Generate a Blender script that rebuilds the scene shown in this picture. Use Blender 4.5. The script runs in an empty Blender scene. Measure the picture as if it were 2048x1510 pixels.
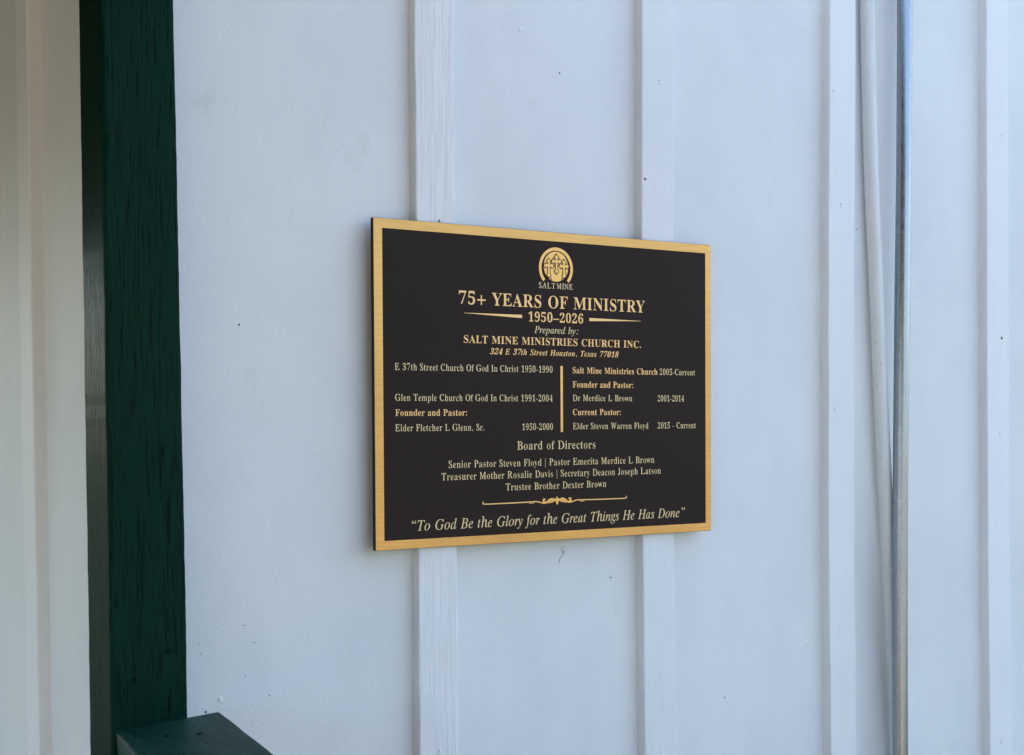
import bpy, bmesh, math, random
from mathutils import Vector, Matrix, noise, geometry
I = 0.0254
sc = bpy.context.scene
col = sc.collection
# ------------------------------------------------------------------ camera, sky, sun, exposure
cam_data = bpy.data.cameras.new('camera')
cam = bpy.data.objects.new('camera', cam_data); col.objects.link(cam)
cam_data.sensor_width = 36.0; cam_data.sensor_fit = 'HORIZONTAL'
cam_data.lens = 2803.304 / 2048 * 36.0
cam_data.shift_x = 59.7955 / 2048; cam_data.shift_y = 160.1991 / 2048
cam_data.clip_start = 0.02; cam_data.clip_end = 2000
R = Matrix(((0.8443542255464584, 0.020754956247566892, -0.5353832025689657),
            (-0.5357241175543478, 0.017597548524922534, -0.8442096873150227),
            (-0.008100103237359619, 0.9996297104813735, 0.025977495076884054)))
cam.matrix_world = Matrix.Translation((-1.2103848, -1.729183, 1.5493605)) @ R.to_4x4()
sc.camera = cam
SUN_EL, SUN_AZ = math.radians(50), math.radians(48)      # azimuth clockwise from +Y (behind the wall)
world = bpy.data.worlds.new('World'); sc.world = world; world.use_nodes = True
wn = world.node_tree
sky = wn.nodes.new('ShaderNodeTexSky'); sky.sky_type = 'NISHITA'; sky.sun_disc = False
sky.sun_elevation = SUN_EL; sky.sun_rotation = SUN_AZ
sky.air_density = 1.0; sky.dust_density = 2.2; sky.ozone_density = 1.7
wn.links.new(sky.outputs[0], wn.nodes['Background'].inputs[0])
wn.nodes['Background'].inputs[1].default_value = 0.13
sd = bpy.data.lights.new('sun', 'SUN'); sd.energy = 3.4; sd.angle = math.radians(0.53); sd.color = (1, .95, .87)
sun = bpy.data.objects.new('sun', sd); col.objects.link(sun)
to_sun = Vector((math.sin(SUN_AZ)*math.cos(SUN_EL), math.cos(SUN_AZ)*math.cos(SUN_EL), math.sin(SUN_EL)))
sun.rotation_euler = to_sun.to_track_quat('Z', 'Y').to_euler(); sun.location = (0, 0, 12)
sc.view_settings.view_transform = 'Standard'; sc.view_settings.look = 'None'
sc.view_settings.exposure = 2.15; sc.view_settings.gamma = 1.0; sc.view_settings.use_curve_mapping = False
sc.cycles.max_bounces = 10; sc.cycles.diffuse_bounces = 6

# ------------------------------------------------------------------ helpers
def tag(o, label=None, cat=None, group=None, kind=None):
    if label: o['label'] = label
    if cat: o['category'] = cat
    if group: o['group'] = group
    if kind: o['kind'] = kind
    return o
def empty(name, loc=(0, 0, 0)):
    o = bpy.data.objects.new(name, None); o.location = loc; o.empty_display_size = .1; col.objects.link(o); return o
def link(name, bm, mat, parent=None, smooth=False):
    me = bpy.data.meshes.new(name); bm.normal_update(); bm.to_mesh(me); bm.free()
    if mat: me.materials.append(mat)
    if smooth:
        for p in me.polygons: p.use_smooth = True
    o = bpy.data.objects.new(name, me); col.objects.link(o)
    if parent: o.parent = parent
    return o
def box(bm, a, b, bev=0, seg=2):
    r = bmesh.ops.create_cube(bm, size=1); vs = r['verts']
    for v in vs: v.co = Vector([a[i] + (v.co[i] + .5)*(b[i]-a[i]) for i in range(3)])
    if bev:
        es = list({e for v in vs for e in v.link_edges})
        bmesh.ops.bevel(bm, geom=es, offset=bev, segments=seg, affect='EDGES', profile=.5)
    return bm
def tube(bm, pts, rad, n=20, cap=True):
    rings = []
    for i, p in enumerate(pts):
        t = (Vector(pts[min(i+1, len(pts)-1)]) - Vector(pts[max(i-1, 0)])).normalized()
        u = t.cross(Vector((0, 1, 0))); u = u.normalized() if u.length > 1e-4 else Vector((1, 0, 0)); w = t.cross(u)
        rings.append([bm.verts.new(Vector(p) + rad*(math.cos(a)*u + math.sin(a)*w)) for a in (2*math.pi*k/n for k in range(n))])
    for a, b in zip(rings, rings[1:]):
        for k in range(n): bm.faces.new((a[k], a[(k+1) % n], b[(k+1) % n], b[k]))
    if cap: bm.faces.new(rings[0][::-1]); bm.faces.new(rings[-1])
    bmesh.ops.recalc_face_normals(bm, faces=bm.faces)
    return bm

class Mat:
    """small wrapper round a node tree"""
    def __init__(s, name, base, rough=.5, metal=0, spec=.5):
        s.m = bpy.data.materials.new(name); s.m.use_nodes = True
        s.t = s.m.node_tree; s.b = s.t.nodes['Principled BSDF']
        s.b.inputs['Base Color'].default_value = (*base, 1); s.b.inputs['Roughness'].default_value = rough
        s.b.inputs['Metallic'].default_value = metal; s.b.inputs['Specular IOR Level'].default_value = spec
        s.tc = s.t.nodes.new('ShaderNodeTexCoord'); s.h = None
    def n(s, typ, **k):
        o = s.t.nodes.new(typ)
        for a, v in k.items(): setattr(o, a, v)
        return o
    def l(s, a, b): s.t.links.new(a, b)
    def vec(s, scale=(1, 1, 1), warp=None, rot=(0, 0, 0)):
        mp = s.n('ShaderNodeMapping'); mp.inputs['Scale'].default_value = scale; mp.inputs['Rotation'].default_value = rot
        src = s.tc.outputs['Object']
        if warp:
            nz = s.noise(s.vec(warp[1]), 1, 2)
            sub = s.n('ShaderNodeVectorMath', operation='SUBTRACT'); s.l(nz.outputs['Color'], sub.inputs[0]); sub.inputs[1].default_value = (.5, .5, .5)
            mul = s.n('ShaderNodeVectorMath', operation='SCALE'); s.l(sub.outputs[0], mul.inputs[0]); mul.inputs['Scale'].default_value = warp[0]
            add = s.n('ShaderNodeVectorMath', operation='ADD'); s.l(src, add.inputs[0]); s.l(mul.outputs[0], add.inputs[1]); src = add.outputs[0]
        s.l(src, mp.inputs['Vector']); return mp.outputs[0]
    def noise(s, vec, scale=1, detail=3, rough=.55):
        o = s.n('ShaderNodeTexNoise'); s.l(vec, o.inputs['Vector'])
        o.inputs['Scale'].default_value = scale; o.inputs['Detail'].default_value = detail; o.inputs['Roughness'].default_value = rough
        return o
    def ramp(s, fac, lo, hi, a=0., b=1.):
        o = s.n('ShaderNodeMapRange'); s.l(fac, o.inputs[0])
        for i, v in enumerate((lo, hi, a, b)): o.inputs[i+1].default_value = v
        return o.outputs[0]
    def math(s, op, a, b):
        o = s.n('ShaderNodeMath', operation=op)
        for i, v in enumerate((a, b)):
            if isinstance(v, (int, float)): o.inputs[i].default_value = v
            else: s.l(v, o.inputs[i])
        return o.outputs[0]
    def tint(s, fac, c, amount=1.):
        """mix colour c into the base colour where fac is high"""
        mx = s.n('ShaderNodeMix', data_type='RGBA')
        f = s.math('MULTIPLY', fac, amount) if amount != 1. else fac
        s.l(f, mx.inputs[0])
        bc = s.b.inputs['Base Color']
        if bc.is_linked: s.l(bc.links[0].from_socket, mx.inputs[6])
        else: mx.inputs[6].default_value = bc.default_value
        mx.inputs[7].default_value = (*c, 1)
        s.l(mx.outputs[2], bc)
    def bump(s, h, dist, strength=1.):
        o = s.n('ShaderNodeBump'); s.l(h, o.inputs['Height']); o.inputs['Distance'].default_value = dist; o.inputs['Strength'].default_value = strength
        if s.h: s.l(s.h, o.inputs['Normal'])
        s.h = o.outputs[0]; s.l(s.h, s.b.inputs['Normal'])

WHITE = (.79, .79, .775)
def wall_mat(name, dirt=False):
    m = Mat(name, WHITE, .5)
    m.tint(m.ramp(m.noise(m.vec((5, 5, 3)), 1, 4).outputs[0], .42, .70), (.70, .705, .70), .8)
    m.bump(m.noise(m.vec((3.2, 3.2, 1.6)), 1, 2).outputs[0], .006, .5)
    m.bump(m.noise(m.vec((190, 190, 420)), 1, 3).outputs[0], .0009, .6)
    m.bump(m.noise(m.vec((700, 700, 700)), 1, 2).outputs[0], .0004, .35)
    if dirt:
        vo = m.n('ShaderNodeTexVoronoi'); m.l(m.vec((62, 62, 62)), vo.inputs['Vector']); vo.inputs['Scale'].default_value = 1; vo.inputs['Randomness'].default_value = 1
        dot = m.ramp(vo.outputs['Distance'], .05, .11, 1, 0)
        sep = m.n('ShaderNodeSeparateXYZ'); m.l(m.tc.outputs['Object'], sep.inputs[0])
        # splash patch by the post foot: near x=-21in, below z=53in
        dx = m.math('ABSOLUTE', m.math('SUBTRACT', sep.outputs[0], -20.6*I), 0); dz = m.math('ABSOLUTE', m.math('SUBTRACT', sep.outputs[2], 48.0*I), 0)
        mask = m.math('MULTIPLY', m.ramp(dx, .03, .085, 1, 0), m.ramp(dz, .05, .16, 1, 0))
        sel = m.n('ShaderNodeSeparateColor'); m.l(vo.outputs['Color'], sel.inputs[0])
        keep = m.ramp(m.math('SUBTRACT', sel.outputs[0], m.math('SUBTRACT', .93, m.math('MULTIPLY', mask, .62))), 0, .02)
        near = m.ramp(m.math('ADD', mask, 0.0), .02, .1)
        m.tint(m.math('MULTIPLY', m.math('MULTIPLY', dot, keep), near), (.16, .16, .17), .7)
        vo2 = m.n('ShaderNodeTexVoronoi'); m.l(m.vec((9, 9, 9)), vo2.inputs['Vector']); vo2.inputs['Scale'].default_value = 1
        m.tint(m.ramp(vo2.outputs['Distance'], .006, .012, 1, 0), (.3, .3, .3), .7)
        # faint smudges
        m.tint(m.ramp(m.noise(m.vec((14, 14, 9)), 1, 5, .7).outputs[0], .60, .78), (.55, .55, .53), .4)
    return m.m
def batten_mat(name, grain, speck, axis='z'):
    m = Mat(name, (.85, .84, .835), .5)
    sv = {'z': (330, 330, 9), 'edge': (60, 60, 420)}[axis]
    g = m.noise(m.vec(sv, warp=(.004 if axis == 'z' else .001, (20, 20, 6))), 1, 4, .65)
    m.bump(m.ramp(g.outputs[0], .30, .52), .0016, grain)
    if grain > .4: m.tint(m.ramp(g.outputs[0], .30, .40, 1, 0), (.70, .70, .70), .25)  # shadow in the grain grooves put into the colour
    if speck:
        q = m.noise(m.vec((650, 650, 330)), 1, 3, .7)
        m.bump(m.ramp(q.outputs[0], .33, .5), .0012, speck)
        m.tint(m.ramp(q.outputs[0], .29, .38, 1, 0), (.58, .58, .58), .5*speck)
    m.tint(m.ramp(m.noise(m.vec((9, 9, 5)), 1, 4).outputs[0], .45, .75), (.80, .80, .79), .6)
    m.bump(m.noise(m.vec((600, 600, 500)), 1, 2).outputs[0], .0004, .4)
    return m.m
M = {}
M['wall'] = wall_mat('white_paint', True)
M['side'] = wall_mat('white_paint_side')
M['batten_grain'] = batten_mat('white_batten_grain', .58, 0)
M['batten_rough'] = batten_mat('white_batten_rough', .30, .42)
M['batten_smooth'] = batten_mat('white_batten_smooth', .28, .12)
M['batten_sawn'] = batten_mat('white_batten_sawn', .39, .3, 'edge')
def green_mat(name, sv, depth, rough, base=(.0046, .0275, .0180), spec=.022, warp=.006):
    m = Mat(name, base, rough, 0, spec)
    g = m.noise(m.vec(sv, warp=(warp, (30, 30, 8))), 1, 3, .55)
    groove = m.ramp(g.outputs[0], .34, .50)
    m.bump(groove, depth, .9)
    m.tint(m.ramp(g.outputs[0], .33, .42, 1, 0), (.001, .004, .0035), .7)
    f = m.noise(m.vec((sv[0]*3.2, sv[1]*3.2, sv[2]*3.2)), 1, 2)
    m.bump(f.outputs[0], depth*.3, .6)
    m.tint(m.ramp(m.noise(m.vec((12, 12, 4)), 1, 3).outputs[0], .4, .7), (.0038, .0220, .0135), .7)
    return m.m
M['green_post'] = green_mat('green_paint_post', (330, 420, 17), .0013, .25)
M['green_rail'] = green_mat('green_paint_rail', (420, 11, 420), .0006, .45, (.015, .068, .048), .07, .0015)
M['green_hole'] = Mat('green_dent', (.002, .0085, .006), .7, spec=.05).m
M['dark_hole'] = Mat('nail_hole_dark', (.14, .14, .15), .8).m
M['scuff'] = Mat('scuff_grey', (.50, .50, .51), .8).m
def plate_mat():
    m = Mat('black_plate', (.031, .0208, .0178), .42, spec=.06)
    m.bump(m.noise(m.vec((900, 900, 900)), 1, 2).outputs[0], .0002, .25)
    m.tint(m.ramp(m.noise(m.vec((9, 9, 9)), 1, 5, .7).outputs[0], .6, .75), (.021, .016, .0145), .7)
    return m.m
M['plate'] = plate_mat()
M['plate_edge'] = Mat('black_edge', (.006, .005, .005), .6, spec=.1).m
def gold_mat(name, base, streak=True, metal=.55, rough=.42):
    m = Mat(name, base, rough, metal)
    if streak:
        g = m.noise(m.vec((16, 300, 520)), 1, 4, .6)
        m.tint(m.ramp(g.outputs[0], .40, .75), tuple(c*.66 for c in base), .5)
        m.tint(m.ramp(g.outputs[0], .25, .42, 1, 0), tuple(min(1, c*1.25) for c in base), .5)
        m.tint(m.ramp(m.noise(m.vec((4, 4, 5)), 1, 3).outputs[0], .40, .65), tuple(c*.72 for c in base), .55)
        m.bump(g.outputs[0], .0004, .5)
        m.b.inputs['Anisotropic'].default_value = .5
    return m.m
M['gold'] = gold_mat('brushed_gold', (.76, .41, .125), True, .7, .40)
M['gold_letter'] = gold_mat('gold_lettering', (.84, .50, .205), False, .6, .42)
M['pale_letter'] = gold_mat('pale_lettering', (.76, .57, .32), False, .5, .45)
M['gold_emblem'] = gold_mat('gold_emblem', (.86, .48, .15), True, .7, .4)
def pvc():
    m = Mat('white_plastic', (.74, .76, .74), .38)
    m.tint(m.ramp(m.noise(m.vec((60, 60, 12)), 1, 4).outputs[0], .5, .8), (.60, .61, .58), .5)
    vo = m.n('ShaderNodeTexVoronoi'); m.l(m.vec((70, 70, 40)), vo.inputs['Vector']); vo.inputs['Scale'].default_value = 1
    m.tint(m.ramp(vo.outputs['Distance'], .05, .12, 1, 0), (.35, .34, .32), .5)
    return m.m
M['pvc'] = pvc()
def galv():
    m = Mat('galvanised_steel', (.35, .37, .39), .30, 1.0)
    n1 = m.noise(m.vec((90, 90, 25)), 1, 5, .65)
    m.tint(m.ramp(n1.outputs[0], .42, .68), (.28, .295, .305), .25)
    r = m.ramp(m.noise(m.vec((140, 140, 60)), 1, 3).outputs[0], .3, .7, .25, .34); m.l(r, m.b.inputs['Roughness'])
    m.bump(n1.outputs[0], .0004, .15)
    return m.m
M['galv'] = galv()
def ground_mat():
    m = Mat('lawn', (.013, .030, .009), .95)
    m.tint(m.ramp(m.noise(m.vec((.6, .6, .6)), 1, 6, .6).outputs[0], .4, .62), (.018, .030, .011), .8)
    m.bump(m.noise(m.vec((30, 30, 30)), 1, 4).outputs[0], .02, .6)
    return m.m
M['ground'] = ground_mat()
def concrete():
    m = Mat('porch_concrete', (.36, .285, .20), .8)
    m.tint(m.ramp(m.noise(m.vec((4, 4, 4)), 1, 6, .65).outputs[0], .4, .7), (.27, .21, .14), .7)
    return m.m
M['concrete'] = concrete()
def bounce_gravel():
    m = Mat('pale_bounce_gravel', (.33, .295, .24), .9)
    m.tint(m.ramp(m.noise(m.vec((1.5, 1.5, 1.5)), 1, 8, .7).outputs[0], .4, .65), (.23, .20, .155), .8)
    return m.m
M['bounce_strip'] = bounce_gravel()
M['bounce_patch'] = Mat('tan_bounce', (.40, .30, .19), .9).m
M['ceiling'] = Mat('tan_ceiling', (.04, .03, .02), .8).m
M['shingle'] = Mat('roof_shingle', (.09, .085, .08), .9).m

# ------------------------------------------------------------------ setting
bm = bmesh.new(); g = 400
vs = [bm.verts.new(v) for v in ((-g, -g, -.35), (g, -g, -.35), (g, g, -.35), (-g, g, -.35))]; bm.faces.new(vs)
tag(link('ground', bm, M['ground']), kind='structure')
tag(link('porch_floor', box(bmesh.new(), (-3.3, -7.0, -.36), (-27.0*I+.10, 3.9, 0), .01), M['concrete']), kind='structure')

bm = bmesh.new()
vs = [bm.verts.new(v) for v in ((-40, -17, -.345), (60, -17, -.345), (60, -7.5, -.345), (-40, -7.5, -.345))]; bm.faces.new(vs)
tag(link('bounce_strip', bm, M['bounce_strip']), kind='structure')  # unseen pale strip, added to bounce warm light onto wall and plaque
bm = bmesh.new()
vs = [bm.verts.new(v) for v in ((-9.5, -14, -.341), (-4.8, -14, -.341), (-4.8, .5, -.341), (-9.5, .5, -.341))]; bm.faces.new(vs)
tag(link('bounce_patch', bm, M['bounce_patch']), kind='structure')  # unseen tan patch, put in to reflect warm light at the side wall
# ------------------------------------------------------------------ house: main wall, side wall, battens, roofs
house = empty('house', (0, 0, -.35))
tag(house, 'white board and batten house wall with a corner behind the green post', 'building')
def inh(o):
    o.parent = house; o.matrix_parent_inverse = Matrix.Translation((0, 0, .35)); return o
XW = -26.0*I
wall = inh(link('wall', box(bmesh.new(), (XW, 0, -.34), (6.5, .12, 3.1)), M['wall']))
side = inh(link('side_wall', box(bmesh.new(), (XW, .1205, -.34), (XW+.12, 7.2, 3.1)), M['side']))
side.data.materials[0] = M['side']
rng = random.Random(4)
def batten(name, prof, mat, parent, axis, face, z0=-.3, z1=3.05, w=2.5*I, th=.75*I, seed=0, mat_side=None, parent_inv=None):
    """board swept along z; prof = [(z in, centre in)], slightly uneven edges, rounded arrises"""
    bm = bmesh.new(); r = .0022; rings = []; N = 130
    def cx(z):
        z /= I
        if z >= prof[0][0]: return prof[0][1]
        for (za, xa), (zb, xb) in zip(prof, prof[1:]):
            if z >= zb: return xa + (xb-xa)*(za-z)/(za-zb)
        return prof[-1][1]
    for i in range(N):
        z = z0 + (z1-z0)*i/(N-1)
        wob = lambda k, a=.0007: a*noise.noise(Vector((seed*7.3+k*3.1, 0, z*9))) + a*.6*noise.noise(Vector((seed*3.3+k*5.7, 4, z*40)))
        c = sum(cx(z+d)*I for d in (-.1, -.05, 0, .05, .1))/5
        l = c-w/2+wob(0); rr = c+w/2+wob(1); t = th+wob(2, .0004)
        pts = [(l, 0), (l, t-r), (l+.3*r, t-.3*r), (l+r, t), (rr-r, t), (rr-.3*r, t-.3*r), (rr, t-r), (rr, 0)]
        ring = []
        for a, b in pts:
            ring.append(bm.verts.new((a, -b, z) if axis == 'x' else (face-b, a, z)))
        rings.append(ring)
    for a, b in zip(rings, rings[1:]):
        for k in range(7):
            f = bm.faces.new((a[k], a[k+1], b[k+1], b[k]))
            if mat_side and k == 0: f.material_index = 1
    bm.faces.new(rings[0]); bm.faces.new(rings[-1])
    bmesh.ops.recalc_face_normals(bm, faces=bm.faces)
    o = link(name, bm, mat, parent)
    if mat_side: o.data.materials.append(mat_side)
    return o
lefts = [[(84, -9.10), (72, -9.11), (54, -9.17), (42, -9.21)], [(86, 6.86), (74, 6.74), (54, 6.69), (40, 6.80)],
         [(89, 22.94), (78, 22.85), (70, 22.76), (50, 22.76), (38, 22.97)], [(91, 39.02), (62, 39.19), (50, 39.3), (36, 39.6)]]
mats = ['batten_grain', 'batten_rough', 'batten_smooth', 'batten_smooth']
for k in range(13):
    if k < 4: prof = [(z, x+1.25) for z, x in lefts[k]]
    else: prof = [(90, -9.15+16.1*k+1.25), (40, -9.1+16.1*k+1.25)]
    batten('batten', prof, M[mats[k] if k < 4 else 'batten_smooth'], wall, 'x', 0, seed=k)
for k in range(9):
    yc = 13.25 + 16.0*k
    batten('batten', [(90, yc), (40, yc)], M['batten_smooth'], side, 'y', XW, seed=20+k, mat_side=M['batten_sawn'], th=.74*I, w=2.5*I)
inh(link('roof', box(bmesh.new(), (XW-.1, -.28, 3.101), (6.7, 7.4, 3.25)), M['shingle']))
inh(link('porch_roof', box(bmesh.new(), (-3.1, -7.0, 2.56), (-23.6*I, 3.9, 2.72)), M['ceiling']))
inh(link('sky_block_beam', box(bmesh.new(), (-3.1, -7.0, 2.10), (-3.0, 3.9, 2.559)), M['ceiling']))  # these unseen beams are added to cut off sky light
inh(link('sky_block_beam', box(bmesh.new(), (-2.999, -7.0, 2.16), (-23.7*I, -6.9, 2.559)), M['ceiling']))
inh(link('sky_block_beam', box(bmesh.new(), (-2.999, 3.8, 2.16), (XW-.02, 3.9, 2.559)), M['ceiling']))
# nail heads, holes and marks
def nail(x, z, y, parent, r=.0035, mat='batten_smooth'):
    bm = bmesh.new()
    bmesh.ops.create_uvsphere(bm, u_segments=14, v_segments=8, radius=r)
    for v in bm.verts: v.co = Vector((x, y, z)) + Vector((v.co.x, v.co.y*.22, v.co.z))
    return link('nail_head', bm, M[mat], parent, True)
def hole(x, z, y, parent, r=.0015):
    bm = bmesh.new(); bmesh.ops.create_circle(bm, cap_ends=True, segments=10, radius=r)
    for i, v in enumerate(bm.verts): v.co = Vector((x + v.co.x*(.8+.3*math.sin(i)), y, z + v.co.y*1.25))
    bmesh.ops.solidify(bm, geom=bm.faces[:], thickness=.0003)
    return link('nail_hole', bm, M['dark_hole'], parent)
for x, z in ((-1.63, 83.75), (6.6, 84.4), (21.39, 45.78), (-20.6, 46.76), (22.55, 71.2)): nail(x*I, z*I, .0002, wall, .0042, 'wall')
for x, z in ((8.22, 81.73), (23.35, 61.56), (23.8, 46.34), (24.0, 75.35), (40.62, 59.66), (40.69, 81.65), (40.85, 36.69), (-7.91, 42.45), (8.09, 40.2)):
    nail(x*I, z*I, -.75*I+.0002, wall, .0042)
    hole((x-.05)*I, (z+.13)*I, -.75*I-.0008, wall, .0008)
for x, z in ((1.17, 81.59), (4.76, 51.37), (14.0, 42.95), (-21.4, 46.2), (-19.3, 66.1)): hole(x*I, z*I, -.0004, wall, .0012)
for x, z, r in ((-7.67, 72.16, .0013), (40.78, 66.86, .0019), (7.0, 75.72, .0016), (25.4, 73.9, .001), (23.2, 83.0, .0009)): hole(x*I, z*I, -.75*I-.0008, wall, r)
# scribbled insect scuff under the plaque
bm = bmesh.new()
sq = [(1.36, 53.42), (1.22, 53.46), (1.10, 53.40), (1.06, 53.26), (1.12, 53.12), (1.24, 53.06), (1.30, 53.16), (1.24, 53.24), (1.16, 53.20), (1.2, 53.0), (1.12, 52.88), (1.0, 52.82), (.93, 52.7), (.9, 52.5)]
tube(bm, [(x*I, -.0004, z*I) for x, z in sq], .0006, 6)
link('scuff_mark', bm, M['scuff'], wall)

# ------------------------------------------------------------------ porch post and railing
px0, px1, py0, py1 = -27.38*I, -23.76*I, -3.5*I, .12*I
post = empty('porch_post', (-25.6*I, -1.7*I, 0))
tag(post, 'dark green square wooden porch post standing against the white house corner', 'post')
bm = bmesh.new(); r = .0055; rings = []; N = 180
for i in range(N):
    z = .002 + 2.555*i/(N-1)
    wb = lambda k: .0009*noise.noise(Vector((k*4.7, 1, z*11))) + .0005*noise.noise(Vector((k*2.7, 8, z*55)))
    a, b, c, d = px0+wb(0), px1-.07*I+max(0, min(1, (81-z/I)/31))*.21*I+wb(1), py0+wb(2), py1
    ring = []
    for (cx, cy, a0) in ((a+r, c+r, 180), (b-r, c+r, 270), (b-r, d-r, 0), (a+r, d-r, 90)):
        for j in range(5):
            an = math.radians(a0 + 90*j/4); ring.append(bm.verts.new((cx + r*math.cos(an), cy + r*math.sin(an), z)))
    rings.append(ring)
for a, b in zip(rings, rings[1:]):
    for k in range(20): bm.faces.new((a[k], a[(k+1) % 20], b[(k+1) % 20], b[k]))
bm.faces.new(rings[0]); bm.faces.new(rings[-1]); bmesh.ops.recalc_face_normals(bm, faces=bm.faces)
def keep(o, root):
    o.parent = root; o.matrix_parent_inverse = Matrix.Translation(root.location).inverted(); return o
keep(link('timber', bm, M['green_post']), post)
for x, z in ((-26.29, 48.9), (-24.63, 50.12)):
    bm = bmesh.new(); tube(bm, [(x*I, py0+.0002, z*I), (x*I, py0-.0009, z*I)], .0032, 14)
    keep(link('nail_head', bm, M['green_hole'], None), post)
rail = empty('porch_railing', (-.72, -1.0, 0))
tag(rail, 'dark green flat wooden handrail board butted against the green post', 'railing')
u = Vector((-.145, -.989, 0)).normalized()
L0, R0 = Vector((-27.22*I, -3.53*I, 1.183)), Vector((-22.0*I, -3.53*I, 1.1912))
bm = bmesh.new(); rings = []; N = 70; LEN = 1.75
across = (R0-L0); nrm = u.cross(across).normalized()
if nrm.z < 0: nrm = -nrm
for i in range(N):
    s = LEN*i/(N-1); wb = lambda k: .0010*noise.noise(Vector((k*5.1, 3, s*14)))+.0006*noise.noise(Vector((k*2.1, 5, s*60)))
    l = L0 + u*s; rr = R0 + u*s; e = across.normalized(); q = .0035
    l = l + e*wb(0); rr = rr + e*wb(1); t = nrm*1.5*I
    ring = [l-t, l-nrm*q, l+e*q*.3-nrm*q*.3, l+e*q, l+across*.35, l+across*.7, rr-e*q, rr-e*q*.3-nrm*q*.3, rr-nrm*q, rr-t]
    rings.append([bm.verts.new(v) for v in ring])
for a, b in zip(rings, rings[1:]):
    for k in range(10): bm.faces.new((a[k], a[(k+1) % 10], b[(k+1) % 10], b[k]))
bm.faces.new(rings[0]); bm.faces.new(rings[-1]); bmesh.ops.recalc_face_normals(bm, faces=bm.faces)
keep(link('handrail', bm, M['green_rail']), rail)
for s, f in ((.072, .36), (.092, .63)):
    c = L0 + across*f + u*s
    bm = bmesh.new(); tube(bm, [c-nrm*.0006, c+nrm*.0006], .0034, 12); keep(link('nail_head', bm, M['green_hole']), rail)
for s in (.22, .36, .50, .64, .78, .92, 1.06, 1.20, 1.34, 1.48):
    c = L0 + across*.5 + u*s
    keep(link('baluster', box(bmesh.new(), (c.x-.018, c.y-.018, .08), (c.x+.018, c.y+.018, c.z-1.5*I-.001), .003), M['green_post']), rail)
c = L0 + across*.5 + u*1.68
keep(link('newel_post', box(bmesh.new(), (c.x-.045, c.y-.045, -.34), (c.x+.045, c.y+.045, c.z-1.5*I-.001), .004), M['green_post']), rail)

# ------------------------------------------------------------------ poles leaning on the wall
def spline(pts, n=60):
    out = []
    P = [pts[0]] + pts + [pts[-1]]
    for a, b, c, d in zip(P, P[1:], P[2:], P[3:]):
        for j in range(n // len(pts)):
            t = j/(n // len(pts))
            out.append(tuple(.5*((2*b[k]) + (-a[k]+c[k])*t + (2*a[k]-5*b[k]+4*c[k]-d[k])*t*t + (-a[k]+3*b[k]-3*c[k]+d[k])*t**3) for k in range(3)))
    out.append(pts[-1]); return out
def pole(name, pts, rad, mat):
    base = Vector(pts[-1])*I
    bm = bmesh.new(); tube(bm, [Vector(p)*I - base for p in spline(pts, 120)], rad, 28)
    o = link(name, bm, mat, None, True); o.location = base; return o
WP = [(26.5, -.6, 108), (26.55, -.6, 98), (26.68, -.6, 89.63), (27.02, -.62, 78.41), (27.49, -.63, 70.54), (28.16, -.65, 59.11), (28.89, -.67, 48.94), (29.73, -.69, 37.21), (31.0, -.75, 12), (32.2, -.8, -13.4)]
MP = [(30.3, -.80, 110), (29.85, -1.1, 89.98), (29.54, -1.29, 78.53), (29.23, -1.42, 70.55), (28.85, -1.61, 59.11), (28.58, -1.78, 49.07), (28.4, -1.97, 37.64), (28.1, -2.4, 12), (27.8, -2.8, -13.4)]
tag(pole('plastic_pipe', WP, .5*I, M['pvc']), 'thin white plastic pipe leaning crookedly behind the shiny metal pipe', 'pipe')
tag(pole('metal_pipe', MP, .515*I, M['galv']), 'thin shiny galvanised metal pipe standing upright against the white wall', 'pipe')

# ------------------------------------------------------------------ plaque
GL = {}
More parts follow.
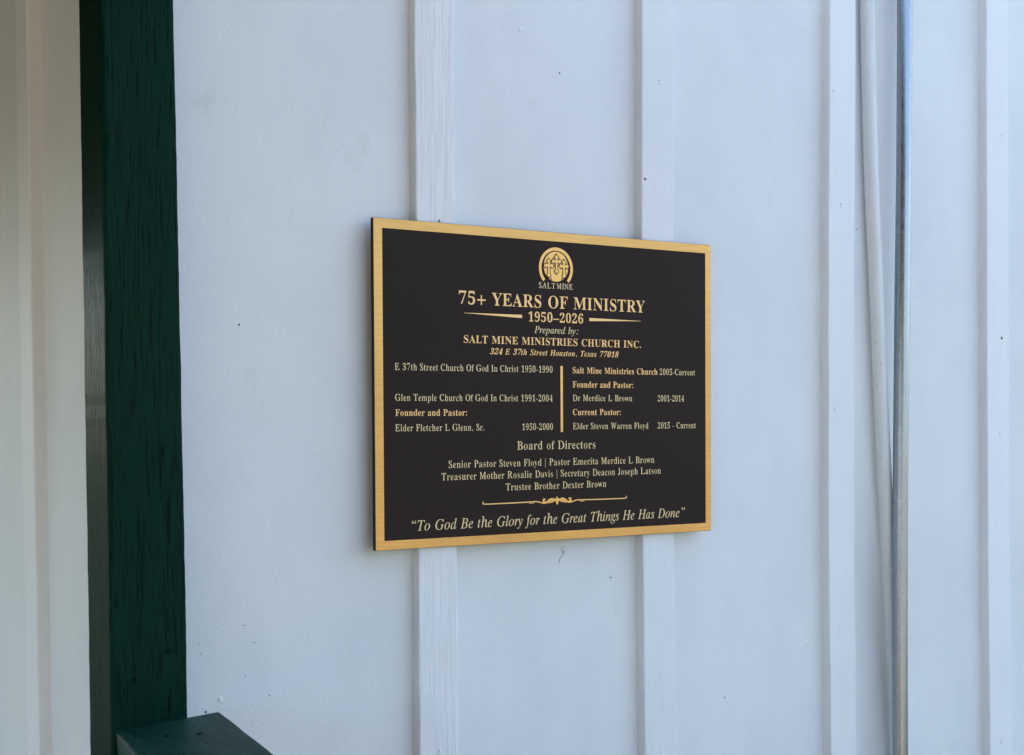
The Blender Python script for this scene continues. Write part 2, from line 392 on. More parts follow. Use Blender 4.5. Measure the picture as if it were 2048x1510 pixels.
# letter outlines: style number, character code, advance, outlines, then per outline its point count and x, y in thousandths
OUTLINES = [
(0,32,170,0),
(0,43,430,1,12,30,150,190,150,190,0,240,0,240,150,400,150,400,200,240,200,240,350,190,350,190,200,30,200),
(0,46,190,1,10,132,47,123,75,100,92,70,92,47,75,38,47,47,19,70,2,100,2,123,19),
(0,48,375,2,24,188,-7,136,1,96,24,66,61,45,111,33,171,29,241,33,311,45,371,66,420,96,456,136,479,189,486,239,479,278,456,308,419,330,370,342,310,347,240,342,171,330,110,308,61,278,24,238,1,16,188,37,225,50,243,91,252,155,254,240,252,326,243,390,225,429,189,443,152,429,133,390,124,326,121,240,124,155,133,91,152,50),
(0,49,375,1,24,69,0,69,36,121,36,138,38,152,45,160,79,155,416,102,365,84,351,67,346,56,349,46,359,37,375,34,396,77,412,136,447,181,482,250,482,248,79,255,47,267,38,287,36,338,36,338,0),
(0,50,375,1,41,28,0,30,69,129,171,193,245,224,307,232,371,229,405,218,427,199,441,174,445,141,438,120,416,110,380,108,329,80,333,55,344,38,365,32,396,36,419,49,441,68,459,95,474,130,483,174,486,238,479,283,456,312,421,322,375,313,329,285,281,232,220,149,138,84,74,244,74,266,77,285,86,298,101,306,120,309,141,340,141,337,0),
(0,53,375,1,47,164,-7,120,-4,87,5,63,18,46,35,36,54,33,75,37,95,47,109,61,118,77,121,82,83,106,52,127,43,155,40,199,50,218,63,232,83,240,111,243,148,237,192,219,223,187,241,146,247,102,243,72,235,46,247,66,480,311,480,315,357,285,357,281,380,272,399,246,406,101,406,91,281,127,288,168,291,236,282,288,256,322,211,334,148,330,108,318,75,300,48,278,27,223,1),
(0,54,375,2,42,197,-7,152,-1,114,18,82,49,57,93,41,151,36,222,39,275,48,325,63,370,83,409,110,441,141,466,178,481,222,486,260,484,288,476,309,464,323,449,332,431,334,412,330,393,317,376,295,364,264,360,262,400,249,434,235,443,215,447,175,435,146,401,128,345,123,269,163,286,217,294,270,285,309,258,337,214,346,155,336,90,307,38,261,5,14,198,38,226,44,245,64,257,98,261,148,256,196,244,228,222,247,193,253,151,243,119,221,125,138,141,81,165,48),
(0,55,375,1,11,115,0,293,406,112,406,81,398,68,372,66,338,34,338,37,480,349,480,347,447,164,0),
(0,57,375,2,40,152,-7,118,-4,91,4,72,17,59,33,48,69,56,94,73,107,81,80,98,56,123,41,157,36,211,57,243,122,252,230,208,198,184,188,155,185,106,194,66,220,39,264,30,324,34,369,48,409,70,441,99,466,135,481,177,486,221,480,259,463,292,433,317,390,334,332,339,261,328,157,315,111,295,72,268,39,237,14,198,-2,14,183,233,208,236,229,245,257,278,251,352,237,403,214,432,182,441,151,434,131,413,119,377,115,328,122,275,144,244),
(0,58,220,2,10,147,47,138,75,115,92,85,92,62,75,53,47,62,19,85,2,115,2,138,19,10,147,280,138,308,115,325,85,325,62,308,53,280,62,252,85,235,115,235,138,252),
(0,65,437,2,26,-5,0,-4,18,12,21,29,30,55,75,210,466,220,465,378,87,405,34,421,22,438,18,439,0,233,0,234,18,274,25,289,46,279,81,256,132,100,132,73,71,70,59,69,48,82,26,123,18,123,18,123,0,3,110,161,246,161,177,319),
(0,67,468,1,40,256,-11,195,-3,142,20,97,56,62,104,40,162,32,228,40,294,62,351,98,399,143,435,197,458,259,465,307,459,365,440,388,435,413,443,423,465,432,465,432,308,424,308,398,364,362,407,316,434,265,443,208,430,168,389,145,321,138,226,146,138,171,74,216,36,278,24,320,29,362,45,401,71,429,106,441,89,390,33,329,0),
(0,69,442,1,48,18,0,19,17,46,20,68,30,78,48,81,78,81,369,78,405,68,425,47,435,21,439,20,455,395,455,395,320,388,320,375,373,345,406,297,424,232,430,197,428,180,417,177,388,178,246,194,246,235,252,265,269,283,300,292,345,300,345,300,118,292,118,279,181,265,201,244,213,186,222,178,222,177,67,179,47,188,35,230,28,277,30,316,39,349,53,377,75,399,105,415,143,426,143,398,0),
(0,70,404,1,44,20,0,20,17,48,23,68,34,78,53,81,84,81,375,77,405,67,423,46,433,19,439,18,455,389,455,389,320,382,320,375,357,361,385,341,406,313,420,276,428,230,431,197,429,180,421,176,398,178,247,191,247,232,253,262,270,280,301,288,347,298,347,298,118,289,118,280,168,262,200,232,218,189,224,178,224,176,81,182,43,191,31,207,24,252,17,252,0),
(0,72,523,1,50,20,0,20,17,47,22,68,32,78,50,81,81,81,379,77,406,68,424,47,434,21,439,20,455,238,455,237,439,201,432,181,415,176,379,178,251,346,251,348,379,343,415,324,432,287,439,286,455,503,455,502,439,475,434,455,424,446,407,443,379,443,81,446,52,455,33,476,22,502,17,503,0,286,0,287,17,313,21,335,31,345,49,348,81,346,221,178,221,176,81,179,50,188,32,209,22,237,17,238,0),
(0,73,261,1,23,18,0,18,17,45,23,67,32,78,49,81,75,81,387,78,412,68,427,47,435,18,439,18,455,240,455,240,439,212,435,191,427,180,412,177,387,177,77,181,44,202,26,241,17,242,0),
(0,76,426,1,30,20,0,20,17,47,22,68,32,78,50,81,81,81,379,77,407,68,425,47,434,21,439,20,455,246,455,245,439,206,434,190,427,182,416,176,379,176,83,179,47,196,31,234,28,279,31,318,40,350,56,376,80,397,112,413,154,423,154,397,0),
(0,77,634,1,40,18,0,19,17,45,22,67,32,78,50,81,79,81,382,77,416,56,432,20,439,19,455,181,455,317,142,453,455,613,455,612,439,587,433,567,423,557,405,554,378,554,85,559,43,578,23,612,17,612,0,400,0,401,17,436,25,456,44,461,83,455,399,284,0,274,0,105,389,99,80,103,48,114,30,137,20,165,17,165,0),
(0,78,494,1,31,406,-11,106,350,101,79,104,49,113,31,134,21,162,17,162,0,22,0,23,17,58,23,77,41,82,79,82,388,41,433,24,439,22,455,153,455,392,169,397,377,392,414,372,431,336,439,335,455,475,455,475,439,448,434,427,425,419,407,416,377,418,-11),
(0,79,525,2,32,261,-11,214,-6,172,7,134,29,100,58,72,93,51,134,38,179,34,228,38,276,51,321,72,362,101,397,134,426,173,448,217,462,265,466,312,462,354,448,392,427,425,399,453,364,475,323,488,277,492,228,488,179,475,134,453,93,425,58,391,29,352,7,308,-6,16,265,12,319,26,357,66,378,133,385,228,377,321,354,389,314,430,260,443,205,430,168,389,146,322,139,228,147,135,171,67,211,26),
(0,80,418,2,30,20,0,20,17,47,22,68,32,78,50,81,81,81,379,77,406,68,424,47,434,21,439,20,455,213,455,286,452,333,440,361,422,384,398,398,367,403,332,392,280,362,240,312,214,241,206,178,206,176,81,179,50,188,32,209,22,237,17,238,0,12,178,230,202,230,247,235,278,253,293,283,298,329,294,375,281,406,255,425,216,431,184,424,176,398),
(0,82,473,2,34,20,0,20,17,47,22,68,32,78,50,81,81,81,379,77,406,68,424,47,434,21,439,20,455,217,455,303,448,363,426,399,388,411,334,400,285,367,248,310,224,426,50,448,26,477,17,476,17,476,0,342,0,205,212,178,212,176,81,179,50,188,32,209,22,237,17,238,0,12,178,234,204,234,251,240,286,258,304,290,310,336,301,389,273,421,225,431,200,429,184,422,176,385),
(0,83,390,1,63,47,-11,47,158,58,158,77,94,106,50,146,24,197,15,234,20,263,36,279,60,285,89,271,129,229,160,167,191,117,221,83,253,62,289,56,332,60,370,73,403,94,429,119,449,150,462,185,466,228,461,280,448,290,446,301,445,319,450,324,466,335,466,335,319,326,319,316,354,299,385,278,410,252,429,224,441,194,445,161,440,134,426,119,406,114,380,118,356,131,336,185,303,249,273,312,233,331,211,344,188,353,133,348,93,333,58,309,29,277,8,238,-6,192,-10,160,-8,128,1,100,9,84,12,64,7,57,-11),
(0,84,423,1,27,96,0,97,17,125,21,148,31,158,50,162,81,160,433,148,433,99,426,59,403,35,367,25,318,15,318,15,455,406,455,406,317,398,317,381,382,337,420,269,433,259,433,257,81,261,49,271,30,293,21,323,17,324,0),
(0,85,492,1,40,248,-13,171,-2,120,29,89,81,79,155,79,379,76,406,67,424,46,434,20,439,19,455,236,455,235,439,199,432,179,415,175,379,175,140,180,88,197,51,229,29,275,22,344,37,385,83,398,159,398,378,395,406,385,423,363,433,333,439,333,455,470,455,469,439,445,432,427,421,419,404,416,378,416,181,406,92,374,32,323,-2),
(0,89,426,1,37,106,0,106,17,133,22,154,32,163,50,167,81,167,179,52,387,35,414,19,429,3,435,-8,438,-9,455,203,455,203,438,195,438,162,432,150,416,158,392,248,226,339,366,355,408,340,430,299,438,299,438,299,455,435,455,433,438,404,424,377,392,262,203,262,81,265,50,274,32,295,22,323,17,324,0),
(0,97,344,2,47,254,-10,230,-5,214,10,202,35,148,2,95,-9,67,-4,46,11,31,34,26,63,37,104,68,136,122,164,204,190,205,241,202,266,193,282,174,292,148,296,111,290,98,274,107,257,117,231,114,215,104,202,92,194,77,191,62,194,51,203,42,218,39,236,43,259,55,278,73,295,98,308,127,316,162,318,221,312,258,292,279,259,287,210,287,62,289,40,304,34,319,42,323,28,290,-1,8,150,34,178,41,205,63,201,169,149,151,121,123,112,84,120,46),
(0,99,293,1,40,156,-10,122,-5,91,11,65,35,44,68,30,106,25,150,31,196,46,237,70,271,100,297,135,313,175,319,215,314,245,298,265,275,271,245,269,228,260,215,250,207,237,204,218,209,207,225,202,251,203,261,203,271,196,290,169,297,132,285,112,248,106,187,112,123,131,76,162,48,204,38,242,47,271,72,279,60,243,21,202,-2),
(0,100,370,2,30,139,-10,109,-5,82,10,59,35,41,66,29,104,25,147,30,196,42,237,61,272,86,297,114,313,145,318,185,309,224,280,229,401,226,419,217,430,181,439,180,455,315,455,313,75,319,41,331,32,348,28,349,11,293,6,226,-10,224,39,184,2,16,171,28,190,31,207,41,221,56,229,76,229,242,223,257,211,270,174,281,143,273,124,250,115,210,112,153,114,98,124,58,141,36),
(0,101,301,2,27,154,-10,119,-5,89,10,64,35,43,69,30,109,25,157,30,201,44,240,65,273,92,298,123,313,157,318,206,309,243,280,268,234,277,173,279,166,113,166,121,97,149,56,199,42,241,53,270,86,279,73,243,27,202,-1,9,112,192,206,192,207,215,199,277,185,292,161,297,131,286,115,255,110,203),
(0,104,381,1,37,22,0,24,16,50,26,58,56,58,399,52,429,39,437,24,440,23,455,144,455,146,267,194,305,243,318,287,306,315,271,324,212,324,56,331,26,344,19,358,16,359,0,206,0,206,16,209,16,234,26,241,56,241,217,235,258,223,268,202,271,169,262,142,235,142,56,148,26,161,19,175,16,176,0),
(0,105,198,2,16,101,362,84,366,71,376,60,393,56,412,60,432,71,449,84,460,101,463,117,460,131,449,141,432,145,412,141,393,131,376,117,366,13,22,0,24,16,51,26,58,56,58,252,52,285,26,293,25,310,144,310,142,56,149,26,174,16,176,0),
(0,108,199,1,14,22,0,24,16,51,26,58,56,58,398,53,429,41,436,25,439,24,455,144,455,142,56,149,26,174,16,176,0),
(0,110,381,1,37,22,0,24,16,50,26,58,56,58,253,52,284,39,291,24,294,23,310,144,310,146,267,194,306,243,318,287,306,315,271,324,212,324,56,331,26,344,19,358,16,359,0,206,0,206,16,209,16,234,26,241,56,241,217,235,258,223,268,202,271,169,262,142,235,142,56,148,26,161,19,175,16,176,0),
(0,111,336,2,24,169,-10,129,-5,95,11,66,37,44,70,30,110,25,154,30,199,44,239,66,272,95,297,129,313,168,318,207,313,241,298,269,273,292,240,306,200,311,154,306,108,292,69,269,36,241,11,207,-5,16,169,11,197,18,215,39,223,81,226,154,223,227,214,271,196,292,169,299,139,292,122,271,114,227,111,154,114,82,122,39,140,18),
(0,114,287,1,34,22,0,24,16,51,26,58,56,58,252,52,285,26,293,25,310,142,310,145,252,171,280,192,301,213,314,233,318,255,315,270,304,280,287,283,266,281,248,272,234,262,225,248,222,227,231,212,250,189,260,171,255,156,241,146,220,143,192,143,56,146,37,154,25,192,16,193,0),
(0,115,288,1,55,151,-10,123,-6,89,6,73,9,55,4,48,-9,40,-9,40,105,49,105,60,68,81,39,109,21,140,15,165,18,184,27,195,40,198,58,189,84,160,105,111,130,81,148,60,169,47,193,43,220,50,259,71,291,101,312,141,319,164,316,197,308,205,306,214,305,228,308,234,319,240,319,240,222,232,222,221,254,202,277,177,291,149,296,127,294,111,286,102,274,99,259,109,232,142,212,187,189,216,172,235,151,247,127,251,95,244,51,222,18,191,-3),
(0,116,228,1,24,123,-9,92,-4,72,10,59,36,54,71,53,279,24,279,26,300,94,369,132,424,140,424,140,310,203,310,203,279,140,279,138,82,143,51,153,43,169,40,194,49,208,75,217,66,192,24,161,-1),
(0,117,375,1,33,131,-10,95,-3,71,17,57,51,52,97,52,248,45,282,33,291,16,294,16,310,138,310,136,74,145,46,159,38,177,36,209,43,234,66,234,248,227,283,212,291,194,294,194,310,320,310,318,70,326,39,354,30,355,13,298,7,232,-10,229,40,204,19,182,3,158,-7),
(0,8211,375,1,4,0,125,375,125,375,175,0,175),
(1,32,170,0),
(1,58,220,2,10,148,38,141,60,122,74,98,74,79,60,72,38,79,16,98,2,122,2,141,16,10,212,280,205,302,186,316,163,316,144,302,136,280,144,258,163,244,186,244,205,258),
(1,66,439,3,29,-34,0,-30,13,-27,13,0,17,19,27,32,45,42,73,126,385,132,420,129,434,120,443,81,451,85,465,256,465,342,454,393,420,410,365,398,316,360,278,297,251,341,227,367,192,376,145,370,104,351,68,320,39,279,18,229,4,171,0,14,193,259,257,266,303,287,331,322,340,369,330,409,302,434,255,442,223,440,210,430,201,410,188,365,163,269,170,261,16,153,21,217,30,263,56,291,97,301,152,294,190,274,217,241,232,194,237,163,235,150,222,109,73,106,58,105,44,108,32,116,25),
(1,68,507,2,28,-36,0,-32,13,-28,13,-1,16,18,26,31,43,42,73,126,385,132,419,129,433,120,443,81,451,85,465,263,465,325,459,378,442,421,413,453,375,472,328,479,272,473,219,457,169,430,122,393,82,348,48,294,22,234,5,167,0,21,170,22,223,28,270,44,310,70,342,103,368,144,386,189,397,237,401,287,392,354,364,403,318,433,254,443,222,439,205,423,193,387,113,89,105,49,109,36,120,28,140,24),
(1,71,541,1,57,245,-10,183,-4,130,13,86,42,54,80,34,127,27,181,32,230,47,278,71,325,102,367,139,404,181,435,251,465,327,475,373,471,414,459,447,446,465,442,487,448,503,469,514,469,484,327,472,327,458,380,428,420,386,444,331,453,272,443,218,413,173,366,137,306,114,239,106,173,116,105,146,53,193,21,255,11,288,15,319,26,342,43,354,64,378,158,381,173,383,185,380,199,369,208,322,214,325,227,518,227,514,214,476,208,457,188,450,171,443,146,416,35,334,1),
(1,72,520,1,67,-34,0,-30,13,-28,13,6,18,27,36,42,73,126,385,132,419,129,433,120,443,81,451,85,465,270,465,267,451,264,451,238,448,219,439,205,421,194,390,166,285,163,271,169,262,185,259,357,259,373,262,381,274,410,385,416,419,413,433,404,443,365,451,369,465,555,465,551,451,545,451,520,448,502,439,489,421,479,392,396,80,391,60,389,45,392,31,401,21,440,13,437,0,251,0,255,13,257,13,291,18,312,36,326,73,364,212,365,217,365,222,360,232,343,234,172,234,156,231,148,220,111,80,106,60,104,45,107,31,116,21,155,13,152,0),
(1,80,403,2,32,-34,0,-30,13,-27,13,0,16,18,25,31,42,42,73,126,385,132,419,129,434,120,443,81,451,85,465,267,465,346,453,393,418,408,361,403,323,385,289,357,261,320,240,274,227,221,222,159,222,147,214,107,64,106,55,105,46,108,30,119,20,165,13,161,0,14,193,242,253,251,297,275,324,313,332,364,327,400,311,425,283,440,244,445,215,438,199,405,161,263,159,253,165,244),
(1,84,420,1,36,50,0,52,13,58,13,97,19,121,41,139,89,228,417,230,429,226,438,212,441,194,441,126,432,102,420,84,404,59,352,44,353,74,465,461,465,439,350,426,350,427,361,427,371,423,404,410,425,386,437,346,441,318,441,305,437,298,423,208,93,198,43,202,28,212,19,257,13,265,13,261,0),
(1,97,342,2,30,50,-8,26,-3,8,10,-3,33,-7,64,0,119,18,175,49,228,90,274,136,306,183,316,217,307,232,280,241,309,292,309,231,90,222,44,224,37,233,35,252,46,282,80,291,72,240,12,195,-8,175,0,168,23,191,118,154,62,119,23,85,0,16,82,33,98,37,116,48,152,87,185,141,210,201,219,257,210,288,185,299,154,291,124,266,96,226,74,175,58,122,53,73,60,43),
(1,98,340,2,33,82,-8,46,-5,18,6,1,20,-5,36,-2,50,88,404,92,424,93,437,86,452,61,455,50,455,54,467,94,472,123,479,156,487,162,485,163,480,103,251,137,287,174,309,214,316,251,310,280,289,299,258,306,218,301,177,287,137,266,99,238,64,204,35,166,12,125,-3,18,95,9,132,17,168,40,199,75,224,119,241,167,246,211,242,241,230,264,211,279,186,283,155,276,126,254,102,217,83,167,54,66,50,38,61,17),
(1,100,355,2,42,61,-8,32,-3,10,13,-4,39,-9,73,-5,107,5,143,44,217,99,279,146,307,192,316,225,311,242,293,273,416,275,426,275,436,268,451,243,455,233,455,236,467,306,479,338,487,345,480,344,473,343,468,240,81,236,60,234,44,238,34,250,30,273,43,306,81,317,72,263,11,240,-3,217,-8,191,1,183,27,201,112,167,59,133,21,99,-1,19,91,28,109,31,127,43,165,85,199,142,223,204,232,259,223,289,212,298,198,300,165,292,132,268,101,229,75,178,57,124,51,78,54,57,62,41,74,31),
(1,101,287,2,30,89,-7,50,0,21,21,2,54,-4,99,-1,131,9,165,46,231,101,283,148,308,195,316,222,313,242,303,254,287,258,266,245,226,208,189,147,161,61,142,57,118,56,98,63,58,84,34,119,26,168,39,221,81,231,71,198,36,165,12,128,-2,10,64,158,124,173,168,199,195,233,204,271,198,291,180,298,159,294,137,280,95,230),
(1,102,199,1,50,-48,-153,-65,-150,-79,-142,-88,-130,-91,-116,-85,-94,-66,-87,-50,-92,-44,-108,-46,-119,-49,-127,-42,-134,-24,-128,-10,-108,2,-74,13,-25,71,283,7,283,12,304,75,304,83,340,104,403,135,449,173,477,216,487,240,483,259,473,271,458,275,439,267,416,243,408,224,415,218,435,219,441,221,447,224,455,219,465,206,469,182,459,163,431,148,383,132,304,210,304,207,283,128,283,101,150,67,7,33,-85,9,-123,-18,-146),
(1,103,286,3,46,63,-153,16,-148,-21,-131,-44,-106,-52,-75,-42,-39,-13,-6,36,24,13,39,6,57,21,84,58,121,22,152,10,195,15,226,29,256,51,281,80,301,114,314,152,318,206,307,246,296,289,296,289,266,243,266,248,236,243,203,229,174,207,149,179,130,146,118,110,113,82,116,66,101,60,87,73,70,112,54,159,38,194,19,216,-6,223,-40,218,-71,203,-99,179,-122,147,-139,108,-150,16,111,129,132,133,151,146,180,190,191,249,188,272,179,288,165,299,147,302,127,298,108,285,78,241,69,212,66,182,71,153,86,135,13,75,-132,131,-124,165,-100,176,-60,173,-45,163,-31,132,-10,94,5,52,18,6,-20,-9,-64,0,-102,28,-125),
(1,104,402,1,46,304,-7,279,-2,260,11,247,33,243,60,246,99,256,151,271,221,279,257,281,283,274,313,251,323,212,310,173,272,141,221,124,172,87,0,25,0,112,415,118,451,106,474,71,482,66,482,72,510,195,510,169,387,156,331,142,275,150,275,188,326,230,356,274,366,314,358,338,333,346,291,343,262,334,218,316,138,310,101,308,68,313,44,331,36,352,39,374,51,386,32,344,3),
(1,105,177,2,8,122,394,98,404,88,428,98,452,122,463,147,452,157,428,147,403,27,33,-8,8,1,0,29,3,53,11,86,55,241,58,254,60,264,57,275,50,282,17,287,20,299,65,305,96,310,124,316,131,308,130,303,128,296,63,79,58,52,61,37,72,32,96,45,130,84,140,74,102,28,67,1),
(1,108,173,1,26,32,-7,7,2,-2,26,2,54,13,99,98,412,101,433,99,446,92,453,58,459,60,471,104,476,134,482,163,487,171,481,168,465,62,84,56,50,59,38,68,34,90,46,122,82,133,72,105,37,77,12,52,-3),
(1,110,364,1,44,222,-9,198,1,189,28,216,140,242,254,238,269,225,275,195,263,159,232,123,189,93,142,67,82,42,0,-12,0,53,221,62,263,53,280,23,285,17,285,19,297,67,303,100,310,130,316,133,314,133,308,93,177,142,238,188,281,229,306,263,315,292,306,302,278,300,252,293,222,254,88,247,64,245,49,249,37,259,34,282,48,312,91,322,83,290,32,256,1),
(1,111,351,2,22,105,-8,61,-1,26,22,3,57,-4,102,0,140,14,178,35,215,61,247,93,276,128,298,165,312,201,316,248,309,283,286,306,251,314,206,310,172,299,138,260,73,203,23,155,0,19,113,11,140,17,166,32,190,55,211,85,243,155,255,226,248,267,229,291,197,299,165,291,132,268,103,231,78,183,61,132,56,83,60,52,71,30,89,16),
(1,112,340,2,42,-96,-149,-93,-137,-66,-133,-49,-126,-38,-111,-29,-87,54,235,58,249,60,262,58,274,52,281,16,285,19,298,62,303,93,309,124,316,130,310,128,299,112,250,149,287,187,309,226,316,260,310,286,292,302,263,308,226,303,185,290,144,270,105,243,69,212,38,177,13,140,-2,101,-7,72,-4,50,5,30,-81,23,-113,26,-124,36,-132,77,-138,73,-149,19,101,9,128,14,155,30,180,53,202,82,235,153,248,228,245,253,235,271,220,282,199,286,166,278,136,253,110,213,91,162,66,64,64,51,62,40,72,17),
(1,114,224,1,27,-13,0,46,209,56,259,53,272,47,279,13,284,15,297,59,304,90,310,118,316,124,314,124,308,89,179,137,255,177,301,208,316,229,307,237,283,234,266,226,253,214,243,200,240,180,248,170,268,118,199,75,110,41,0),
(1,115,248,1,51,78,-8,32,-1,6,6,-4,4,-9,-4,-22,-4,-7,106,4,105,10,65,24,35,45,16,71,10,93,14,110,26,122,45,126,69,120,93,104,120,83,147,63,175,46,206,40,238,46,269,63,294,90,311,123,316,166,310,193,302,205,305,209,314,220,314,207,214,195,214,184,261,163,289,130,299,115,296,102,287,94,275,91,261,97,237,116,208,136,181,155,154,173,122,179,89,176,63,166,40,151,20,130,5,106,-5),
(1,116,187,1,24,33,-8,9,1,1,26,2,44,7,62,66,283,19,283,22,297,63,313,100,344,136,392,151,392,126,304,183,304,177,283,120,283,66,78,60,45,63,34,72,31,93,43,124,79,134,68,82,11),
(1,121,270,1,45,-44,-153,-68,-145,-77,-125,-69,-106,-48,-98,-30,-103,-9,-109,9,-99,34,-69,79,-7,44,175,36,216,29,244,11,276,-4,284,-24,287,-22,299,8,303,32,310,62,316,73,302,85,258,100,179,123,57,173,138,200,186,213,213,217,233,213,249,201,260,190,268,184,288,192,308,214,316,228,313,239,304,249,273,239,223,208,158,175,102,133,35,86,-34,39,-94,-6,-137,-26,-149),
(1,8220,360,2,12,182,370,169,338,140,328,109,341,98,370,102,408,132,450,165,475,174,462,140,433,130,408,161,406,12,322,370,309,338,280,328,249,341,238,370,242,408,272,450,305,475,314,462,280,433,270,408,301,406),
(1,8221,360,2,12,128,430,141,462,170,472,202,459,212,430,208,392,178,350,145,325,136,338,170,367,181,392,149,394,12,268,430,281,462,310,472,342,459,352,430,348,392,318,350,285,325,276,338,310,367,320,392,289,394),
(2,32,170,0),
(2,44,190,1,12,38,47,52,82,85,94,120,80,132,47,127,5,94,-42,57,-70,47,-56,85,-24,97,5,62,7),
(2,48,365,2,24,145,-7,95,1,62,24,43,61,37,111,43,171,59,241,82,311,110,371,143,420,183,456,229,479,283,486,331,479,363,456,382,419,389,370,384,310,369,240,345,171,316,110,282,61,243,24,197,1,16,157,37,190,50,218,91,244,155,271,240,292,326,302,390,296,429,271,443,238,429,209,390,183,326,156,240,135,155,126,91,132,50),
(2,49,365,1,24,31,0,41,36,93,36,108,38,120,45,137,79,231,416,173,365,150,351,130,346,117,349,108,359,104,375,107,396,154,412,219,447,273,482,343,482,231,79,228,47,235,38,251,36,302,36,292,0),
(2,50,365,1,41,-8,0,11,69,133,171,214,245,260,307,286,371,292,405,289,427,277,441,258,445,228,438,205,416,185,380,167,329,136,333,113,344,102,365,105,396,115,419,133,441,158,459,189,474,226,483,269,486,329,479,369,456,386,421,383,375,362,329,322,281,256,220,154,138,73,74,220,74,239,77,257,86,272,101,285,120,296,141,333,141,291,0),
(2,51,365,1,65,122,-7,79,-4,47,5,25,18,12,35,6,54,8,74,19,96,35,113,56,123,77,126,71,89,80,62,100,46,130,40,171,49,190,61,208,79,223,105,235,139,239,174,228,202,202,221,162,227,123,227,135,269,176,269,214,275,245,296,268,327,284,367,290,400,287,424,275,440,253,445,232,441,215,430,188,391,170,341,136,345,113,356,103,374,105,401,123,434,157,461,206,480,268,486,326,479,367,458,386,423,383,377,365,335,334,301,296,275,253,256,299,238,319,222,332,201,338,174,332,138,318,101,299,70,275,44,248,25,187,1),
(2,52,365,2,21,84,0,94,36,111,36,150,44,166,58,177,84,188,125,13,125,25,166,291,480,379,480,292,169,358,169,346,125,280,125,269,84,265,58,273,44,307,36,315,36,305,0,9,70,169,200,169,233,287,252,351,274,416,258,394,235,366,213,338,197,319),
(2,55,365,1,11,74,0,356,406,190,406,162,398,143,372,130,338,92,338,135,480,436,480,427,447,128,0),
(2,56,365,3,35,140,-7,94,-2,59,11,35,31,21,57,18,88,23,122,40,162,68,193,105,219,149,242,123,267,106,296,100,327,105,364,117,395,136,423,161,449,194,469,236,482,286,486,342,478,377,453,392,415,387,369,371,333,346,305,272,260,312,230,336,199,344,166,339,127,313,71,269,29,211,2,15,240,283,264,298,283,317,297,340,308,370,312,407,300,436,288,444,271,447,247,442,225,426,208,402,196,372,192,341,199,318,15,154,32,185,37,212,55,234,82,248,116,251,146,242,170,220,192,184,216,138,178,120,152,108,120,103,84,109,56,127,38),
(2,69,441,1,51,-29,0,-29,15,4,20,28,41,45,85,121,369,125,387,126,401,124,416,114,426,78,435,77,451,428,451,403,324,392,324,394,330,387,376,365,407,325,424,269,429,239,427,223,418,214,398,177,251,201,251,260,257,299,280,323,322,332,322,285,136,278,136,281,149,281,163,276,193,261,213,233,224,194,228,184,228,171,227,128,73,124,56,122,44,133,28,173,23,258,33,293,47,324,69,352,98,376,136,385,136,346,0),
(2,72,508,1,48,-29,0,-29,15,4,20,28,41,45,85,121,369,125,387,126,404,123,417,113,426,78,435,77,451,279,451,279,435,245,429,222,409,206,365,177,252,345,252,379,369,384,404,381,417,371,426,336,435,335,451,537,451,537,435,504,430,481,412,464,369,388,82,382,48,384,34,394,24,429,15,430,0,229,0,229,15,262,20,286,41,303,85,337,221,169,221,130,82,124,47,137,24,171,15,172,0),
(2,83,369,1,60,154,-11,113,-6,60,10,38,14,19,9,6,-7,-5,-7,30,144,41,144,39,140,45,84,65,45,99,21,145,13,169,16,191,25,223,56,234,97,224,134,196,170,148,214,104,258,82,295,76,336,80,371,94,401,115,427,141,446,172,459,208,463,247,458,294,445,313,442,332,447,345,461,356,461,324,322,312,322,315,330,315,337,312,366,304,390,290,411,272,426,249,436,223,439,194,434,168,419,152,396,147,368,160,331,191,295,214,274,236,254,287,195,301,162,306,126,295,69,265,25,218,-2),
(2,84,403,1,26,48,0,49,17,90,27,104,40,113,60,209,427,193,427,153,421,115,402,82,371,60,330,51,330,76,451,433,451,414,322,403,322,392,380,361,415,312,426,302,426,202,63,199,46,202,33,212,25,247,17,248,0),
(2,97,336,2,34,53,-9,27,-3,7,14,-8,40,-13,73,-9,109,1,147,38,220,63,251,89,276,129,301,165,310,193,299,215,265,229,303,293,303,235,108,226,74,222,56,225,44,239,40,264,52,286,87,294,78,259,30,227,1,197,-9,171,2,161,34,163,52,162,75,131,38,106,12,81,-4,16,92,41,112,45,129,56,158,95,182,147,198,202,204,248,197,272,172,281,153,276,135,264,103,219,77,159,64,115,59,81,66,51),
(2,101,269,2,31,87,-9,50,-2,22,19,2,53,-5,98,-1,135,12,172,31,207,55,240,83,268,114,290,145,305,176,310,204,305,224,293,238,273,243,248,232,209,201,174,150,144,73,124,69,88,72,66,81,50,99,39,123,36,164,51,196,95,209,83,173,32,133,1,10,82,146,145,171,185,212,196,236,199,260,193,280,171,287,144,278,120,252,97,207),
(2,104,357,1,44,209,-9,189,-4,176,13,171,41,179,84,200,153,223,222,229,246,225,257,210,261,167,242,125,185,86,100,59,0,-15,0,88,374,94,399,96,411,88,428,59,433,52,433,52,451,111,457,184,470,114,197,157,247,190,282,220,303,253,310,277,304,291,287,297,259,292,223,276,170,244,75,241,65,240,57,243,47,257,43,282,57,307,98,315,89,278,34,243,2),
(2,110,357,1,41,213,-9,192,-4,179,13,174,41,181,84,203,153,226,222,232,246,228,257,213,261,171,243,130,190,91,107,62,0,-10,0,48,211,56,240,58,254,50,268,25,273,22,273,22,289,148,310,116,193,159,245,192,281,224,303,256,310,280,304,295,287,300,259,295,226,279,170,242,57,246,47,261,43,285,55,305,90,313,80,260,13,237,-4),
